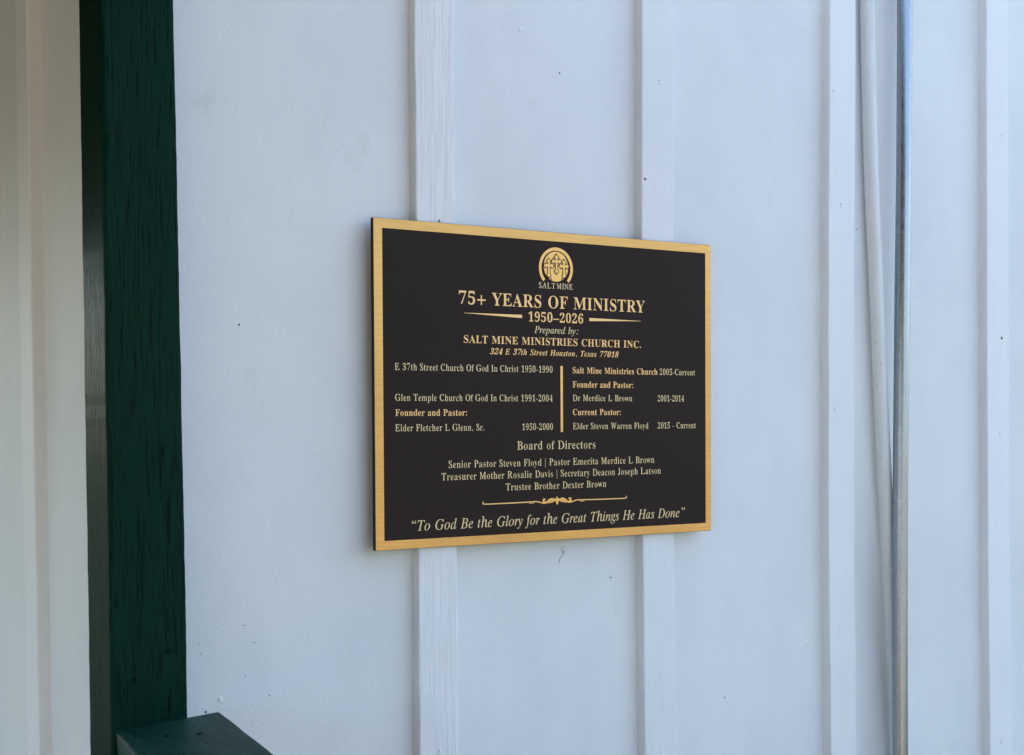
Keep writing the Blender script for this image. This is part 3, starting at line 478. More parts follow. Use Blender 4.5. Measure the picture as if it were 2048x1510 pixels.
(2,111,316,2,24,96,-9,57,-2,26,20,3,54,-4,98,0,135,12,172,30,208,54,241,82,269,111,291,143,305,175,310,218,302,250,281,272,247,279,203,275,167,264,130,246,94,222,61,195,33,164,10,131,-5,16,103,13,123,18,140,30,168,74,190,132,206,191,212,240,203,276,173,288,153,284,135,272,107,229,84,172,69,111,63,58,72,25),
(2,114,261,1,27,-10,0,48,211,56,240,58,254,50,268,25,273,22,273,22,289,148,310,114,189,150,243,177,280,201,302,222,310,244,298,253,265,251,245,243,230,233,221,221,218,206,223,191,238,180,241,151,225,121,175,89,97,62,0),
(2,115,253,1,46,91,-9,30,5,14,7,-2,4,-9,-7,-19,-4,-3,109,8,105,17,55,41,24,81,14,115,24,126,52,120,77,101,106,75,138,45,185,34,228,41,260,59,286,84,303,115,309,178,298,184,296,192,295,208,298,215,307,226,307,211,205,202,207,190,252,167,279,133,288,102,278,91,255,98,231,118,202,140,176,159,149,177,116,184,82,181,58,171,36,156,17,138,3,116,-6),
(2,116,185,1,27,30,-9,9,-4,-4,12,-9,39,-8,52,-5,70,49,273,17,273,19,297,84,334,137,398,158,398,130,300,183,300,175,273,122,273,71,103,64,77,61,56,64,45,78,41,103,54,129,95,138,85,110,44,83,14,57,-3),
(2,117,357,1,41,46,-9,22,-4,7,13,1,41,6,75,21,130,44,211,52,254,44,268,20,273,17,273,17,289,74,298,142,310,75,79,70,53,74,43,89,40,131,58,173,113,212,197,240,301,312,301,245,57,248,48,261,44,286,56,298,70,307,91,315,81,262,13,239,-4,215,-9,199,-6,188,4,178,19,175,40,182,103,141,53,109,18,78,-3),
(2,120,302,1,61,-2,-11,-16,-8,-27,0,-36,13,-39,29,-36,45,-28,57,-19,66,-8,69,16,62,38,55,54,59,66,73,101,129,80,238,68,270,39,279,31,279,21,278,22,294,56,300,85,305,105,309,117,310,125,307,132,298,138,283,143,258,156,218,216,288,238,305,261,311,275,308,285,300,293,287,296,272,287,245,269,234,259,237,244,243,235,246,222,248,201,242,186,223,157,183,177,86,188,54,212,43,236,54,248,66,257,82,264,72,213,11,192,-4,170,-9,150,-3,134,15,120,47,103,93,63,40,32,2),
(3,32,170,0),
(3,44,190,1,12,47,38,58,66,85,76,114,65,123,38,119,4,93,-34,62,-57,55,-46,85,-19,94,4,66,6),
(3,45,235,1,4,30,135,205,135,205,171,30,171),
(3,46,190,1,10,123,38,116,60,97,74,73,74,54,60,47,38,54,16,73,2,97,2,116,16),
(3,48,363,2,24,188,-7,141,1,107,24,78,61,57,111,45,171,41,241,45,311,57,371,78,420,107,456,141,479,189,486,233,479,267,456,296,419,317,370,330,310,334,240,330,171,317,110,296,61,267,24,233,1,16,188,37,236,50,256,91,264,155,267,240,264,326,256,390,236,429,189,443,141,429,121,390,111,326,108,240,111,155,121,91,140,50),
(3,49,363,1,24,78,0,78,36,122,36,145,38,164,45,172,79,157,416,91,365,77,351,67,346,63,349,58,359,50,375,45,396,85,412,146,447,186,482,241,482,235,79,242,47,260,38,286,36,330,36,330,0),
(3,50,363,1,41,36,0,42,69,141,171,205,245,236,307,245,371,241,405,231,427,206,441,173,445,132,438,107,416,97,380,101,329,84,333,65,344,51,365,45,396,49,419,61,441,78,459,101,474,133,483,173,486,233,479,273,456,299,421,309,375,301,329,273,281,220,220,136,138,78,74,246,74,271,77,296,86,310,101,318,120,317,141,332,141,328,0),
(3,51,363,1,65,163,-7,121,-4,89,5,67,18,52,35,41,54,37,74,42,96,52,113,63,123,65,126,63,89,81,62,116,46,159,40,210,49,234,61,248,79,257,105,260,139,253,174,231,202,190,221,139,227,108,227,108,269,142,269,188,275,223,296,238,327,243,367,240,400,229,424,205,440,170,445,138,441,114,430,97,391,100,341,81,345,61,356,48,374,43,401,52,434,76,461,114,480,172,486,230,479,271,458,299,423,309,377,302,335,280,301,252,275,215,256,269,238,289,222,307,201,321,174,326,138,322,101,311,70,293,44,275,25,224,1),
(3,52,363,2,21,134,0,134,36,142,36,191,44,209,58,213,84,208,125,22,125,27,166,211,480,280,480,280,169,350,169,350,125,280,125,274,84,278,58,296,44,345,36,344,36,344,0,9,45,169,208,169,213,287,214,351,201,416,171,394,155,366,139,338,128,319),
(3,53,363,1,47,164,-7,123,-4,93,5,73,18,59,35,49,54,45,75,49,95,58,109,66,118,70,121,69,83,95,52,123,43,156,40,206,50,231,63,244,83,253,111,256,148,250,192,231,223,193,241,147,247,99,243,73,235,58,247,75,480,303,480,306,357,293,357,294,380,282,399,248,406,92,406,84,281,130,288,167,291,231,282,277,256,310,211,321,148,317,108,306,75,287,48,268,27,219,1),
(3,55,363,1,11,123,0,301,406,109,406,70,398,55,372,57,338,42,338,46,480,340,480,335,447,156,0),
(3,57,363,2,40,152,-7,121,-4,98,4,84,17,72,33,61,69,69,94,69,107,68,80,85,56,116,41,159,36,222,57,255,122,255,230,199,198,180,188,156,185,112,194,78,220,51,264,42,324,47,369,60,409,83,441,108,466,139,481,177,486,217,480,250,463,279,433,305,390,321,332,327,261,316,157,302,111,282,72,256,39,228,14,194,-2,14,182,233,214,236,240,245,269,278,264,352,250,403,224,432,182,441,143,434,118,413,106,377,102,328,109,275,134,244),
(3,65,524,2,30,10,0,8,13,49,24,78,56,150,182,318,475,337,475,438,58,447,37,459,24,478,16,508,13,509,0,316,0,315,13,323,13,347,16,359,26,362,46,357,78,339,158,188,158,175,150,142,90,126,56,123,36,129,24,137,17,176,13,176,0,3,192,183,333,183,292,367),
(3,66,416,3,29,21,0,20,13,26,13,51,17,65,27,73,45,75,73,71,385,68,420,61,434,51,443,9,451,9,465,184,465,274,454,337,420,370,365,371,316,343,278,286,251,338,227,375,192,397,145,402,104,393,68,370,39,333,18,286,4,229,0,14,178,259,238,266,276,287,294,322,290,369,269,409,236,434,188,442,160,440,150,430,147,410,147,365,149,269,156,261,16,204,21,263,30,301,56,317,97,312,152,294,190,268,217,232,232,185,237,157,235,149,222,150,73,151,58,154,44,160,32,168,25),
(3,67,449,1,48,266,-10,209,-4,155,13,108,41,68,78,38,125,16,179,8,227,10,276,21,322,41,365,68,402,102,433,164,464,233,475,278,470,330,457,348,453,357,458,364,470,383,470,394,332,374,332,371,343,368,353,350,395,323,427,288,446,246,453,208,447,174,430,144,404,120,370,103,328,94,281,94,229,105,175,132,109,172,60,221,29,276,19,329,28,374,56,415,103,435,91,405,46,367,15,321,-4),
(3,68,488,2,28,19,0,19,13,25,13,50,16,64,26,72,43,75,73,72,385,68,419,61,433,51,443,9,451,9,465,191,465,255,459,314,442,366,413,409,375,442,328,464,272,474,219,471,169,457,122,432,82,395,48,348,22,291,5,224,0,21,221,22,272,28,312,44,343,70,367,103,381,144,387,189,384,237,374,287,346,354,305,403,252,433,188,443,159,439,148,423,146,387,149,89,152,49,160,36,172,28,192,24),
(3,69,439,1,54,21,0,20,13,26,13,51,16,64,25,72,43,74,73,71,385,68,419,61,433,51,443,9,451,9,465,370,465,379,364,362,364,360,367,339,414,326,427,307,436,242,442,186,442,159,439,149,426,147,396,147,260,200,260,241,264,266,275,279,296,284,326,303,326,302,161,284,161,278,187,263,220,243,234,204,237,148,237,150,83,151,62,153,47,159,36,167,28,204,24,250,24,293,26,327,34,354,48,375,67,392,94,405,128,424,128,411,0),
(3,70,373,1,47,20,0,21,13,26,13,56,18,70,36,75,73,72,385,68,419,61,433,51,443,9,451,9,465,348,465,358,355,339,355,337,361,335,367,321,403,301,425,275,437,237,441,185,441,154,435,148,418,149,373,150,258,185,258,236,264,263,284,277,325,296,325,299,156,279,156,275,173,271,190,261,212,250,226,232,233,200,235,150,235,155,69,156,56,158,44,165,29,176,19,223,12,225,0),
(3,71,517,1,57,292,-10,228,-4,168,13,116,42,72,80,39,127,17,181,8,230,10,278,21,325,40,367,67,404,101,435,164,465,239,475,286,471,332,459,368,446,385,442,402,448,414,469,430,469,439,327,423,327,392,380,352,420,304,444,249,453,194,443,151,413,119,366,100,306,96,239,106,173,135,105,179,53,233,21,296,11,327,15,353,26,370,43,376,64,374,158,373,173,371,185,364,199,354,208,303,214,303,227,502,227,502,214,466,208,452,188,451,171,451,146,455,35,379,1),
(3,73,229,1,25,20,0,21,13,26,13,56,18,70,36,75,73,72,385,68,419,61,433,51,443,9,451,9,465,202,465,203,451,195,451,172,448,159,439,151,421,149,392,152,80,156,45,163,31,172,21,214,13,214,0),
(3,74,258,1,35,102,-10,68,-6,40,7,19,26,8,49,10,76,21,84,37,87,66,78,83,55,84,47,84,40,85,26,92,14,102,9,111,14,116,26,118,47,119,77,115,379,111,420,104,435,93,443,44,450,45,465,243,465,243,451,215,449,201,441,194,425,191,398,196,134,191,71,175,26,145,-1),
(3,76,441,1,33,21,0,20,13,26,13,51,16,65,26,73,43,75,73,71,385,71,405,68,419,61,433,51,443,9,451,9,465,199,465,199,452,172,449,159,440,150,422,148,393,151,92,152,64,153,51,160,37,168,29,206,24,253,24,335,33,360,45,379,65,407,132,425,132,419,0),
(3,77,579,1,43,16,0,16,13,51,18,66,36,71,73,72,385,68,419,61,433,51,443,9,451,9,465,140,465,286,108,419,465,552,465,552,451,544,451,521,448,508,439,500,421,498,392,502,80,503,60,505,45,512,31,522,21,564,13,564,0,374,0,374,11,407,18,421,39,425,83,426,392,277,0,262,0,103,393,107,103,113,48,120,31,130,21,173,13,172,0),
(3,78,481,1,39,396,-11,107,373,113,84,114,60,117,43,124,29,134,20,178,13,178,0,21,0,20,13,48,16,63,25,72,43,75,73,73,393,73,401,71,408,64,423,51,438,35,448,17,451,10,451,9,465,112,465,380,108,374,381,373,405,370,422,363,436,353,445,308,451,308,465,466,465,466,451,432,447,417,429,412,392,414,-11),
(3,79,481,2,28,247,-10,193,-5,144,11,100,36,64,70,36,112,17,162,8,207,8,253,16,296,30,338,51,376,78,409,110,436,147,457,187,470,231,475,284,469,333,453,376,427,412,393,439,351,458,302,467,227,455,152,425,85,379,32,319,1,23,242,10,273,15,301,29,324,51,345,80,372,153,380,240,366,331,345,384,315,423,279,447,238,455,205,449,175,434,148,408,126,374,109,333,99,286,95,211,107,137,129,83,160,43,198,18),
(3,80,388,2,32,21,0,20,13,26,13,51,16,64,25,72,42,75,73,71,385,68,419,61,434,51,443,9,451,9,465,195,465,278,453,337,418,369,361,374,323,366,289,345,261,313,240,269,227,216,222,156,222,148,214,151,64,152,55,153,46,161,30,172,20,222,13,221,0,14,182,242,239,251,274,275,289,313,284,364,268,400,246,425,216,440,177,445,154,438,147,405,148,263,150,253,156,244),
(3,82,493,2,39,21,0,20,13,26,13,51,17,65,27,73,45,75,73,71,385,68,420,61,434,51,443,9,451,9,465,209,465,274,458,325,438,362,406,383,364,384,307,350,264,284,235,389,85,433,31,452,18,473,13,478,13,478,0,368,0,212,228,200,228,169,229,148,231,151,89,154,46,162,30,172,20,209,13,218,13,218,0,13,189,250,247,257,284,280,302,316,298,363,275,407,238,434,185,443,161,440,150,427,147,398,147,253,166,251),
(3,83,317,1,62,183,-9,136,-5,81,10,72,13,66,13,54,8,47,-8,30,-8,10,146,28,146,54,88,87,46,127,19,171,11,192,14,210,23,223,38,232,57,234,79,230,105,213,139,182,174,151,201,113,232,43,297,25,325,13,353,8,386,12,416,26,440,48,459,79,471,117,475,149,473,180,466,203,459,213,457,224,461,232,473,250,473,266,336,250,336,228,387,201,424,169,446,133,453,105,448,86,433,77,408,81,376,90,356,106,334,151,291,190,259,232,224,273,179,297,126,303,89,298,57,283,29,258,8,224,-5),
(3,84,427,1,36,115,0,114,13,121,13,157,19,173,41,178,89,176,417,174,429,169,438,157,441,139,441,75,432,56,420,43,404,31,352,11,353,9,465,402,465,412,350,394,350,390,361,387,371,374,404,356,425,330,437,290,441,264,441,255,437,252,423,254,93,258,43,266,28,276,19,322,13,332,13,331,0),
(3,87,655,1,45,182,-10,84,394,74,422,60,439,41,449,10,453,9,465,202,465,202,453,194,453,169,449,158,439,155,419,160,387,220,116,317,355,308,396,299,422,286,439,269,449,245,452,238,452,237,465,420,465,420,452,388,447,378,425,385,378,443,120,536,372,546,406,545,431,531,446,492,452,493,465,639,465,640,452,636,452,620,448,606,434,579,381,424,-10,406,-10,332,310,200,-10),
(3,97,332,2,47,254,-10,237,-5,226,10,205,35,141,2,95,-9,73,-4,58,11,44,34,39,63,49,104,78,136,129,164,216,190,217,241,214,266,205,282,180,292,147,296,102,290,86,274,95,257,104,231,101,215,93,202,87,194,77,191,68,194,63,203,54,218,51,236,56,259,68,278,83,295,104,308,130,316,161,318,216,312,247,292,267,259,274,210,274,62,276,40,303,34,315,42,311,28,283,-1,8,149,34,187,41,217,63,207,169,140,151,109,123,100,84,108,46),
(3,99,281,1,40,156,-10,127,-5,101,11,77,35,56,68,43,106,38,150,43,196,58,237,83,271,109,297,140,313,175,319,211,314,235,298,252,275,259,245,256,228,248,215,244,207,237,204,227,209,219,225,215,251,215,261,216,271,206,290,168,297,121,285,100,248,94,187,100,123,119,76,154,48,204,38,250,47,271,72,267,60,232,21,197,-2),
(3,100,358,2,30,138,-10,115,-5,93,10,72,35,53,66,42,104,38,147,42,196,54,237,74,272,96,297,120,313,145,318,177,309,228,280,241,401,239,419,226,430,192,439,189,455,306,455,301,75,306,41,323,32,337,28,339,11,290,6,233,-10,227,39,175,2,16,170,28,196,31,219,41,233,56,241,76,241,242,236,257,220,270,175,281,133,273,112,250,102,210,99,153,102,98,111,58,132,36),
(3,101,289,2,27,153,-10,124,-5,99,10,76,35,55,69,42,109,38,157,43,201,56,240,78,273,101,298,127,313,157,318,199,309,230,280,256,234,264,173,270,166,104,166,108,97,140,56,199,42,250,53,270,86,266,73,231,27,196,-1,9,103,192,214,192,220,215,212,277,194,292,159,297,120,286,103,255,98,203),
(3,102,202,1,43,28,0,31,16,53,22,68,35,71,73,65,277,29,277,29,310,65,310,71,353,79,400,102,436,131,457,174,465,204,460,224,446,239,425,245,400,242,381,234,367,230,358,226,355,210,365,206,376,203,391,211,420,214,426,216,433,207,441,180,443,151,440,135,430,129,390,135,310,191,310,191,277,135,277,129,65,132,40,141,26,167,18,185,16,187,0),
(3,104,369,1,37,31,0,35,16,62,26,71,56,71,399,64,429,46,437,34,440,32,455,135,455,144,267,202,305,243,318,279,306,302,271,312,212,312,56,319,26,337,19,348,16,350,0,215,0,215,16,212,16,246,26,254,56,254,217,248,258,231,268,202,271,160,262,129,235,129,56,136,26,154,19,165,16,167,0),
(3,105,186,2,16,101,362,91,366,83,376,72,393,69,412,72,432,83,449,91,460,101,463,111,460,119,449,129,432,133,412,129,393,118,376,110,366,13,31,0,35,16,62,26,71,56,71,252,63,285,37,293,34,310,135,310,130,56,137,26,162,16,167,0),
(3,108,187,1,14,31,0,35,16,62,26,71,56,71,398,66,429,48,436,35,439,33,455,135,455,130,56,137,26,162,16,167,0),
(3,109,542,1,58,31,0,35,16,62,26,71,56,71,253,64,284,46,291,34,294,32,310,133,310,142,265,201,305,238,318,267,312,286,293,318,261,377,304,418,318,452,306,476,271,485,212,485,56,492,26,510,19,521,16,523,0,390,0,393,16,403,19,421,26,428,56,428,217,422,258,406,268,376,271,336,263,306,237,306,56,312,26,330,19,341,16,343,0,212,0,215,16,225,19,243,26,250,56,250,217,244,258,228,268,198,271,157,262,128,235,128,56,134,27,151,19,162,16,164,0),
(3,110,369,1,37,31,0,35,16,62,26,71,56,71,253,64,284,46,291,34,294,32,310,135,310,143,267,202,306,243,318,279,306,302,271,312,212,312,56,319,26,337,19,348,16,350,0,215,0,215,16,212,16,246,26,254,56,254,217,248,258,231,268,202,271,160,262,129,235,129,56,136,26,154,19,165,16,167,0),
(3,111,324,2,24,169,-10,134,-5,104,11,79,37,56,70,42,110,37,154,42,199,56,239,79,272,104,297,134,313,168,318,202,313,232,298,257,273,279,240,294,200,298,154,294,108,279,69,257,36,232,11,203,-5,16,169,11,206,18,227,39,236,81,238,154,235,227,226,271,206,292,169,299,130,292,110,271,101,227,98,154,101,82,110,39,131,18),
(3,112,359,2,33,30,-139,34,-124,55,-117,69,-101,71,-64,71,243,64,283,38,295,32,310,130,310,141,263,184,294,205,313,231,319,256,314,277,298,298,274,316,241,328,203,331,160,328,113,316,72,297,38,276,12,253,-5,228,-10,194,1,144,32,129,-58,133,-99,155,-118,182,-123,184,-139,13,195,28,236,36,258,59,268,99,271,154,268,208,260,248,239,270,198,278,155,267,129,235,129,69,152,38),
(3,114,275,1,34,31,0,35,16,62,26,71,56,71,252,63,285,37,293,34,310,133,310,144,252,183,280,202,301,219,314,234,318,249,315,258,304,267,287,271,266,268,248,260,234,255,225,250,222,236,231,223,250,191,260,161,255,143,241,134,220,131,192,131,56,133,37,145,25,182,16,184,0),
(3,115,276,1,55,151,-10,127,-6,93,6,72,9,45,4,40,-9,49,-9,49,105,41,105,48,68,69,39,102,21,139,15,170,18,195,27,207,40,211,58,202,84,169,105,119,130,92,148,73,169,60,193,55,220,62,259,83,291,107,312,142,319,161,316,193,308,201,306,215,305,238,308,241,319,231,319,231,222,240,222,233,254,214,277,183,291,150,296,122,294,99,286,89,274,86,259,97,232,134,212,179,189,205,172,223,151,235,127,239,95,231,51,210,18,185,-3),
(3,116,216,1,24,123,-9,98,-4,84,10,71,36,67,71,61,279,33,279,39,300,106,369,139,424,131,424,131,310,195,310,195,279,131,279,126,82,131,51,144,43,170,40,205,49,211,75,205,66,179,24,154,-1),
(3,117,363,1,33,132,-10,101,-3,84,17,69,51,64,97,64,248,58,282,40,291,27,294,24,310,129,310,123,74,132,46,152,38,178,36,217,43,247,66,247,248,239,283,218,291,204,294,202,310,311,310,305,70,314,39,343,30,346,13,295,7,238,-10,232,40,192,19,174,3,153,-7),
(3,118,294,1,24,154,-10,57,248,41,281,24,290,13,293,10,310,151,310,151,294,153,294,121,290,110,276,112,268,185,122,254,253,260,272,245,289,219,294,216,310,292,310,287,295,275,289,259,279,241,243,148,-10),
(3,119,423,1,37,134,-10,35,265,24,284,8,293,2,310,125,310,122,293,105,289,96,276,97,266,101,253,166,127,229,235,219,266,205,288,184,295,181,310,310,310,307,293,288,288,277,276,278,269,279,262,335,141,401,256,405,275,394,289,372,295,369,310,432,310,427,295,407,284,393,258,292,-10,301,-10,223,197,128,-10),
(3,120,307,1,41,18,0,23,15,49,29,80,56,141,136,61,263,39,285,22,293,17,310,156,310,153,294,135,291,122,280,131,260,183,206,242,257,253,279,240,290,216,294,214,310,298,310,292,296,268,283,235,254,180,184,273,36,288,21,302,15,306,0,168,0,170,16,191,19,204,30,192,59,138,114,79,61,66,34,78,20,111,15,105,15,105,0),
(3,121,288,1,48,52,-140,38,-137,27,-125,16,-107,12,-84,15,-67,23,-53,28,-43,34,-40,49,-49,53,-61,56,-76,56,-81,55,-87,61,-96,88,-99,114,-92,133,-74,148,-44,159,-5,55,251,43,275,30,287,1,293,8,293,8,310,149,310,147,293,122,289,110,275,111,267,114,257,185,119,249,241,255,260,256,274,243,289,218,293,216,310,287,310,283,293,275,290,259,281,241,242,143,-24,111,-96,95,-117,85,-131),
(3,124,150,1,4,60,-140,84,-140,84,480,60,480),
]
for row in OUTLINES:
    k = 'BIXR'[row[0]] + chr(row[1]); cs = []; q = 4
    for c in range(row[3]):
        n = row[q]; q += 1
        cs.append([(row[q+2*j]/1000, row[q+2*j+1]/1000) for j in range(n)]); q += 2*n
    GL[k] = (row[2]/1000, cs)
CAP = .4553
plaque = empty('wall_plaque', (0, -1.05*I, 1.6)); plaque.rotation_euler = (0, .0026659, 0)
tag(plaque, 'black rectangular plaque with brushed gold border and gold lettering on the wall', 'plaque')
def flat(name, polys, h, mat, parent=plaque, d=.00012, label=None):
    """closed outlines (plaque inches; inner outlines are holes) -> thin solid whose face stands h+d proud of the plate"""
    vs, es, S = [], [], 50.
    for p in polys:
        k = len(vs); vs += [Vector((x*S, y*S)) for x, y in p]; es += [(k+i, k+(i+1) % len(p)) for i in range(len(p))]
    ov, oe, of = geometry.delaunay_2d_cdt(vs, es, [], 0, 1e-5, False)[:3]
    def inside(x, y):
        w = 0
        for p in polys:
            for i in range(len(p)):
                (xa, ya), (xb, yb) = p[i-1], p[i]
                if (ya <= y) != (yb <= y) and xa + (y-ya)/(yb-ya)*(xb-xa) > x: w += 1 if yb > ya else -1
        return w != 0
    bm = bmesh.new()
    bv = [bm.verts.new((v.x/S*I, -(h+d), v.y/S*I)) for v in ov]
    for f in of:
        if not inside(sum(ov[i].x for i in f)/len(f)/S, sum(ov[i].y for i in f)/len(f)/S): continue
        q = [bv[i] for i in f]
        nf = bm.faces.new(q); nf.normal_update()
        if nf.normal.y > 0: nf.normal_flip()
    r = bmesh.ops.extrude_edge_only(bm, edges=[e for e in bm.edges if len(e.link_faces) == 1])
    for v in r['geom']:
        if isinstance(v, bmesh.types.BMVert): v.co.y = -(h-d)
    bmesh.ops.delete(bm, geom=[v for v in bm.verts if not v.link_faces], context='VERTS')
    o = link(name, bm, mat, parent)
    if label: o['label'] = label
    return o
def rect(a, b, c, d): return [(a, b), (c, b), (c, d), (a, d)]
W2, H2 = 12.0, 9.0
plate = link('plate', box(bmesh.new(), (-W2*I, 0, -H2*I), (W2*I, .30*I, H2*I), .0006, 1), M['plate'], plaque)
IN = (-11.46, -8.49, 11.53, 8.46)
flat('border', [rect(-W2+.02, -H2+.02, W2-.02, H2-.02), rect(*IN)[::-1]], .00025, M['gold'], d=.00025)
TEXT = [
('B', '75+ YEARS OF MINISTRY', -6.618, 6.677, 4.56, 0.715),
('B', '1950–2026', -1.914, 2.002, 3.744, 0.545),
('I', 'Prepared by:', -1.512, 1.646, 3.091, 0.385),
('B', 'SALT MINE MINISTRIES CHURCH INC.', -6.308, 6.365, 2.398, 0.426),
('X', '324 E 37th Street Houston, Texas 77018', -4.566, 4.648, 1.793, 0.335),
('R', 'E 37th Street Church Of God In Christ 1950-1990', -10.73, -0.235, 0.806, 0.366),
('R', 'Glen Temple Church Of God In Christ 1991-2004', -10.73, -0.24, -0.872, 0.366),
('B', 'Founder and Pastor:', -10.717, -6.127, -1.695, 0.36),
('R', 'Elder Fletcher L Glenn, Sr.', -10.73, -4.989, -2.532, 0.366),
('R', '1950-2000', -2.388, -0.229, -2.53, 0.36),
('B', 'Salt Mine Ministries Church', 1.222, 7.652, 0.79, 0.366),
('R', '2005-Current', 7.827, 10.672, 0.79, 0.362),
('B', 'Founder and Pastor:', 1.221, 5.747, -0.044, 0.362),
('R', 'Dr Merdice L Brown', 1.225, 5.667, -0.841, 0.362),
('R', '2001-2014', 7.67, 9.766, -0.841, 0.36),
('B', 'Current Pastor:', 1.225, 4.785, -1.677, 0.36),
('R', 'Elder Steven Warren Floyd', 1.223, 6.92, -2.511, 0.362),
('R', '2015 - Current', 7.664, 10.733, -2.511, 0.362),
('R', 'Board of Directors', -2.742, 2.868, -3.66, 0.474),
('R', 'Senior Pastor Steven Floyd | Pastor Emerita Merdice L Brown', -7.349, 7.38, -4.613, 0.395),
('R', 'Treasurer Mother Rosalie Davis | Secretary Deacon Joseph Latson', -7.825, 7.892, -5.291, 0.395),
('R', 'Trustee Brother Dexter Brown', -3.55, 3.67, -5.985, 0.392),
('I', '“To God Be the Glory for the Great Things He Has Done”', -9.728, 9.821, -8.028, 0.56),
('R', 'SALT MINE', -1.166, 1.248, 5.703, 0.32)]
for st, s, x0, x1, base, cap in TEXT:
    polys = []; x = 0
    for ch in s:
        adv, cs = GL[st+ch]
        if s == 'SALT MINE': adv *= .45 if ch == ' ' else 1.06
        for c in cs: polys.append([(x+a, b) for a, b in c])
        x += adv + {'B': .014, 'I': .012, 'X': .02, 'R': .026}[st] + (.05 if ch == ' ' and s != 'SALT MINE' else 0)
    mn = min(a for c in polys for a, b in c); mx = max(a for c in polys for a, b in c)
    sx = (x1-x0)/(mx-mn); sy = cap/CAP
    flat('inscription', [[(x0+(a-mn)*sx, base+b*sy) for a, b in c] for c in polys], .0002, M['pale_letter' if st in 'RI' else 'gold_letter'])
# rules
flat('tapered_rule', [[(-6.287, 4.075), (-6.287, 4.062), (-2.365, 3.913), (-2.365, 4.099)]], .0002, M['gold_letter'])
flat('tapered_rule', [[(2.456, 4.091), (2.456, 3.905), (6.371, 4.030), (6.371, 4.043)]], .0002, M['gold_letter'])
flat('divider_bar', [rect(.335, -2.666, .503, 1.206)], .0002, M['gold_emblem'])
# emblem: open ring round a disc with three crosses over a mound
cx, cy = .05, 6.98
emblem = empty('emblem'); emblem.parent = plaque
def arc(cx, cy, r, a0, a1, n): return [(cx+r*math.cos(math.radians(a0+(a1-a0)*k/n)), cy+r*math.sin(math.radians(a0+(a1-a0)*k/n))) for k in range(n+1)]
flat('ring', [arc(cx, cy-.08, 1.215, -41, 221, 60)+arc(cx, cy-.08, 1.03, 221, -41, 60)], .0002, M['gold_emblem'], emblem)
flat('disc', [arc(cx, cy+.015, .875, 0, 355, 71)], .0002, M['gold_emblem'], emblem)
def cross(x, yt, yb, ya, hw, s, grow=0):
    """cross with pointed, barbed arm ends; grow widens the outline"""
    g = grow; a = .062*s+g
    def end(cx, cy, dx, dy):
        nx, ny = -dy, dx
        pt = lambda t, w: (cx + dx*t + nx*w, cy + dy*t + ny*w)
        return [pt(-.27*s, -a), pt(-.17*s-g*.35, -(.085*s+g)), pt(-.125*s-g*.2, -(.150*s+g*1.2)), pt(-.085*s+g*.45, -(.085*s+g*.9)), pt(0+g*1.5, 0),
                pt(-.085*s+g*.45, .085*s+g*.9), pt(-.125*s-g*.2, .150*s+g*1.2), pt(-.17*s-g*.35, .085*s+g), pt(-.27*s, a)]
    return end(x+hw, ya, 1, 0) + [(x+a, ya+a)] + end(x, yt, 0, 1) + [(x-a, ya+a)] + end(x-hw, ya, -1, 0) + [(x-a, ya-a)] + end(x, yb, 0, -1) + [(x+a, ya-a)]
for x, yt, yb, ya, hw in ((-.468, 7.43, 6.34, 7.035, .36), (.616, 7.43, 6.345, 7.045, .355), (.073, 7.69, 6.58, 7.30, .355)):
    top = .00075 if abs(x-.073) < .01 else .00044
    flat('cross_outline', [cross(x, yt, yb, ya, hw, 1.0, .05)], top, M['plate_edge'], emblem, d=.00004)
    flat('cross', [cross(x, yt, yb, ya, hw, 1.0, 0)], top+.00012, M['gold_emblem'], emblem, d=.00004)
for s in (-1, 1):
    xx = .073 + s*.50
    flat('mound_outline', [arc(xx+s*.13, 6.20, .285, 90 if s > 0 else 90, 180 if s > 0 else 0, 10)+arc(xx+s*.13, 6.20, .225, 180 if s > 0 else 0, 90, 10)], .0004, M['plate_edge'], emblem, d=.00004)
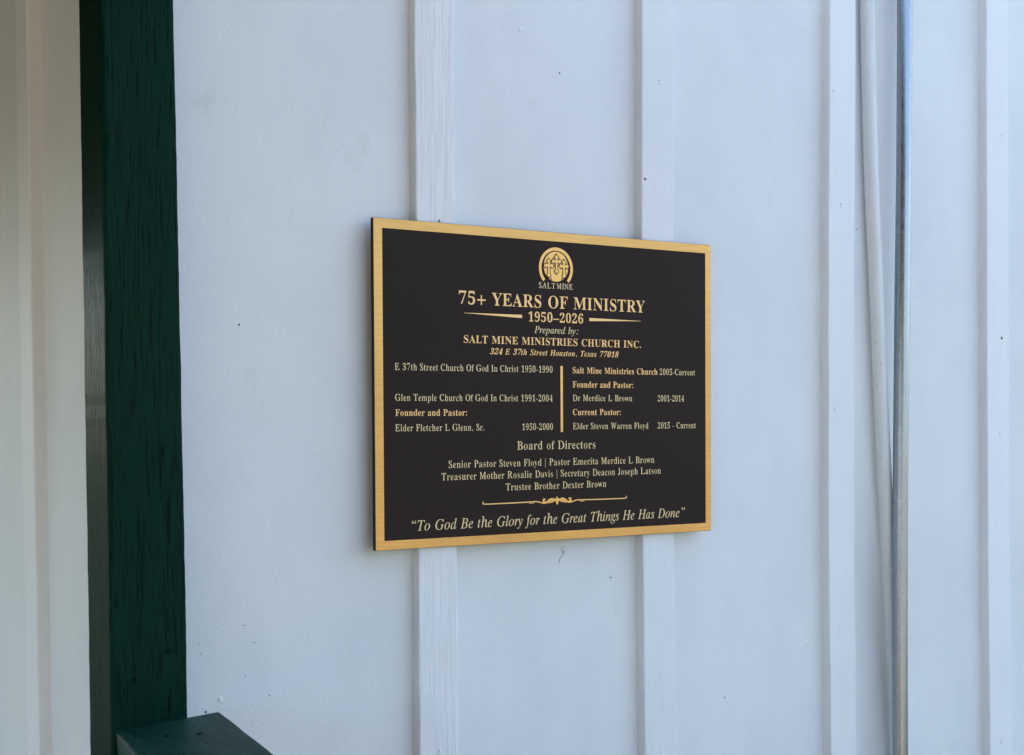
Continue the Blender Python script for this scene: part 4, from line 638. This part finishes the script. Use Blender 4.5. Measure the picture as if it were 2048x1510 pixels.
# flourish
def ribbon(pts, w0, w1=None):
    w1 = w0 if w1 is None else w1; L, Rr = [], []
    for i, p in enumerate(pts):
        a = pts[max(0, i-1)]; b = pts[min(len(pts)-1, i+1)]; dx, dy = b[0]-a[0], b[1]-a[1]; l = math.hypot(dx, dy) or 1
        w = (w0+(w1-w0)*i/(len(pts)-1))/2; L.append((p[0]-dy/l*w, p[1]+dx/l*w)); Rr.append((p[0]+dy/l*w, p[1]-dx/l*w))
    return L + Rr[::-1]
FX, FY = .055, -6.72
flourish = empty('flourish'); flourish.parent = plaque
for s in (-1, 1):
    m = lambda pl: [(FX+s*x, FY+y) for x, y in pl]
    hook = [(5.10, .13), (5.16, .10), (5.17, .04), (5.10, .01), (4.9, 0)]
    stem = hook + [(3.0, .005), (1.85, .02), (1.5, .03), (1.3, 0), (1.12, -.07)]
    flat('scroll_stem', [ribbon(m(stem), .055, .07)], .0002, M['gold_letter'], flourish)
    leaf = [(1.2, -.04), (1.05, -.11), (.86, -.13), (.70, -.08), (.62, -.13), (.60, -.05), (.50, -.12), (.47, -.03), (.36, -.10), (.34, -.01), (.24, -.06), (.20, .04), (.10, -.02), (.06, .10), (.16, .13), (.28, .19), (.44, .20), (.60, .13), (.74, .03), (.86, .0), (.93, .04), (.86, .10), (.80, .12), (.84, .19), (.92, .17), (1.0, .22), (1.0, .12), (1.06, .06), (1.02, .0)]
    flat('leaf', [m(leaf)], .0002, M['gold_emblem'], flourish)
    for k in (1.62, 1.74, 1.86):
        flat('leaflet', [m([(k-.02, .012), (k+.07, -.09), (k+.115, -.085), (k+.08, .0)])], .0002, M['gold_letter'], flourish)
flat('bud', [[(FX, FY-.22), (FX+.07, FY-.14), (FX+.10, FY-.02), (FX+.17, FY+.10), (FX+.13, FY+.18), (FX+.06, FY+.15), (FX+.05, FY+.25), (FX, FY+.28), (FX-.05, FY+.25), (FX-.06, FY+.15), (FX-.13, FY+.18), (FX-.17, FY+.10), (FX-.10, FY-.02), (FX-.07, FY-.14)]], .00028, M['gold_emblem'], flourish)
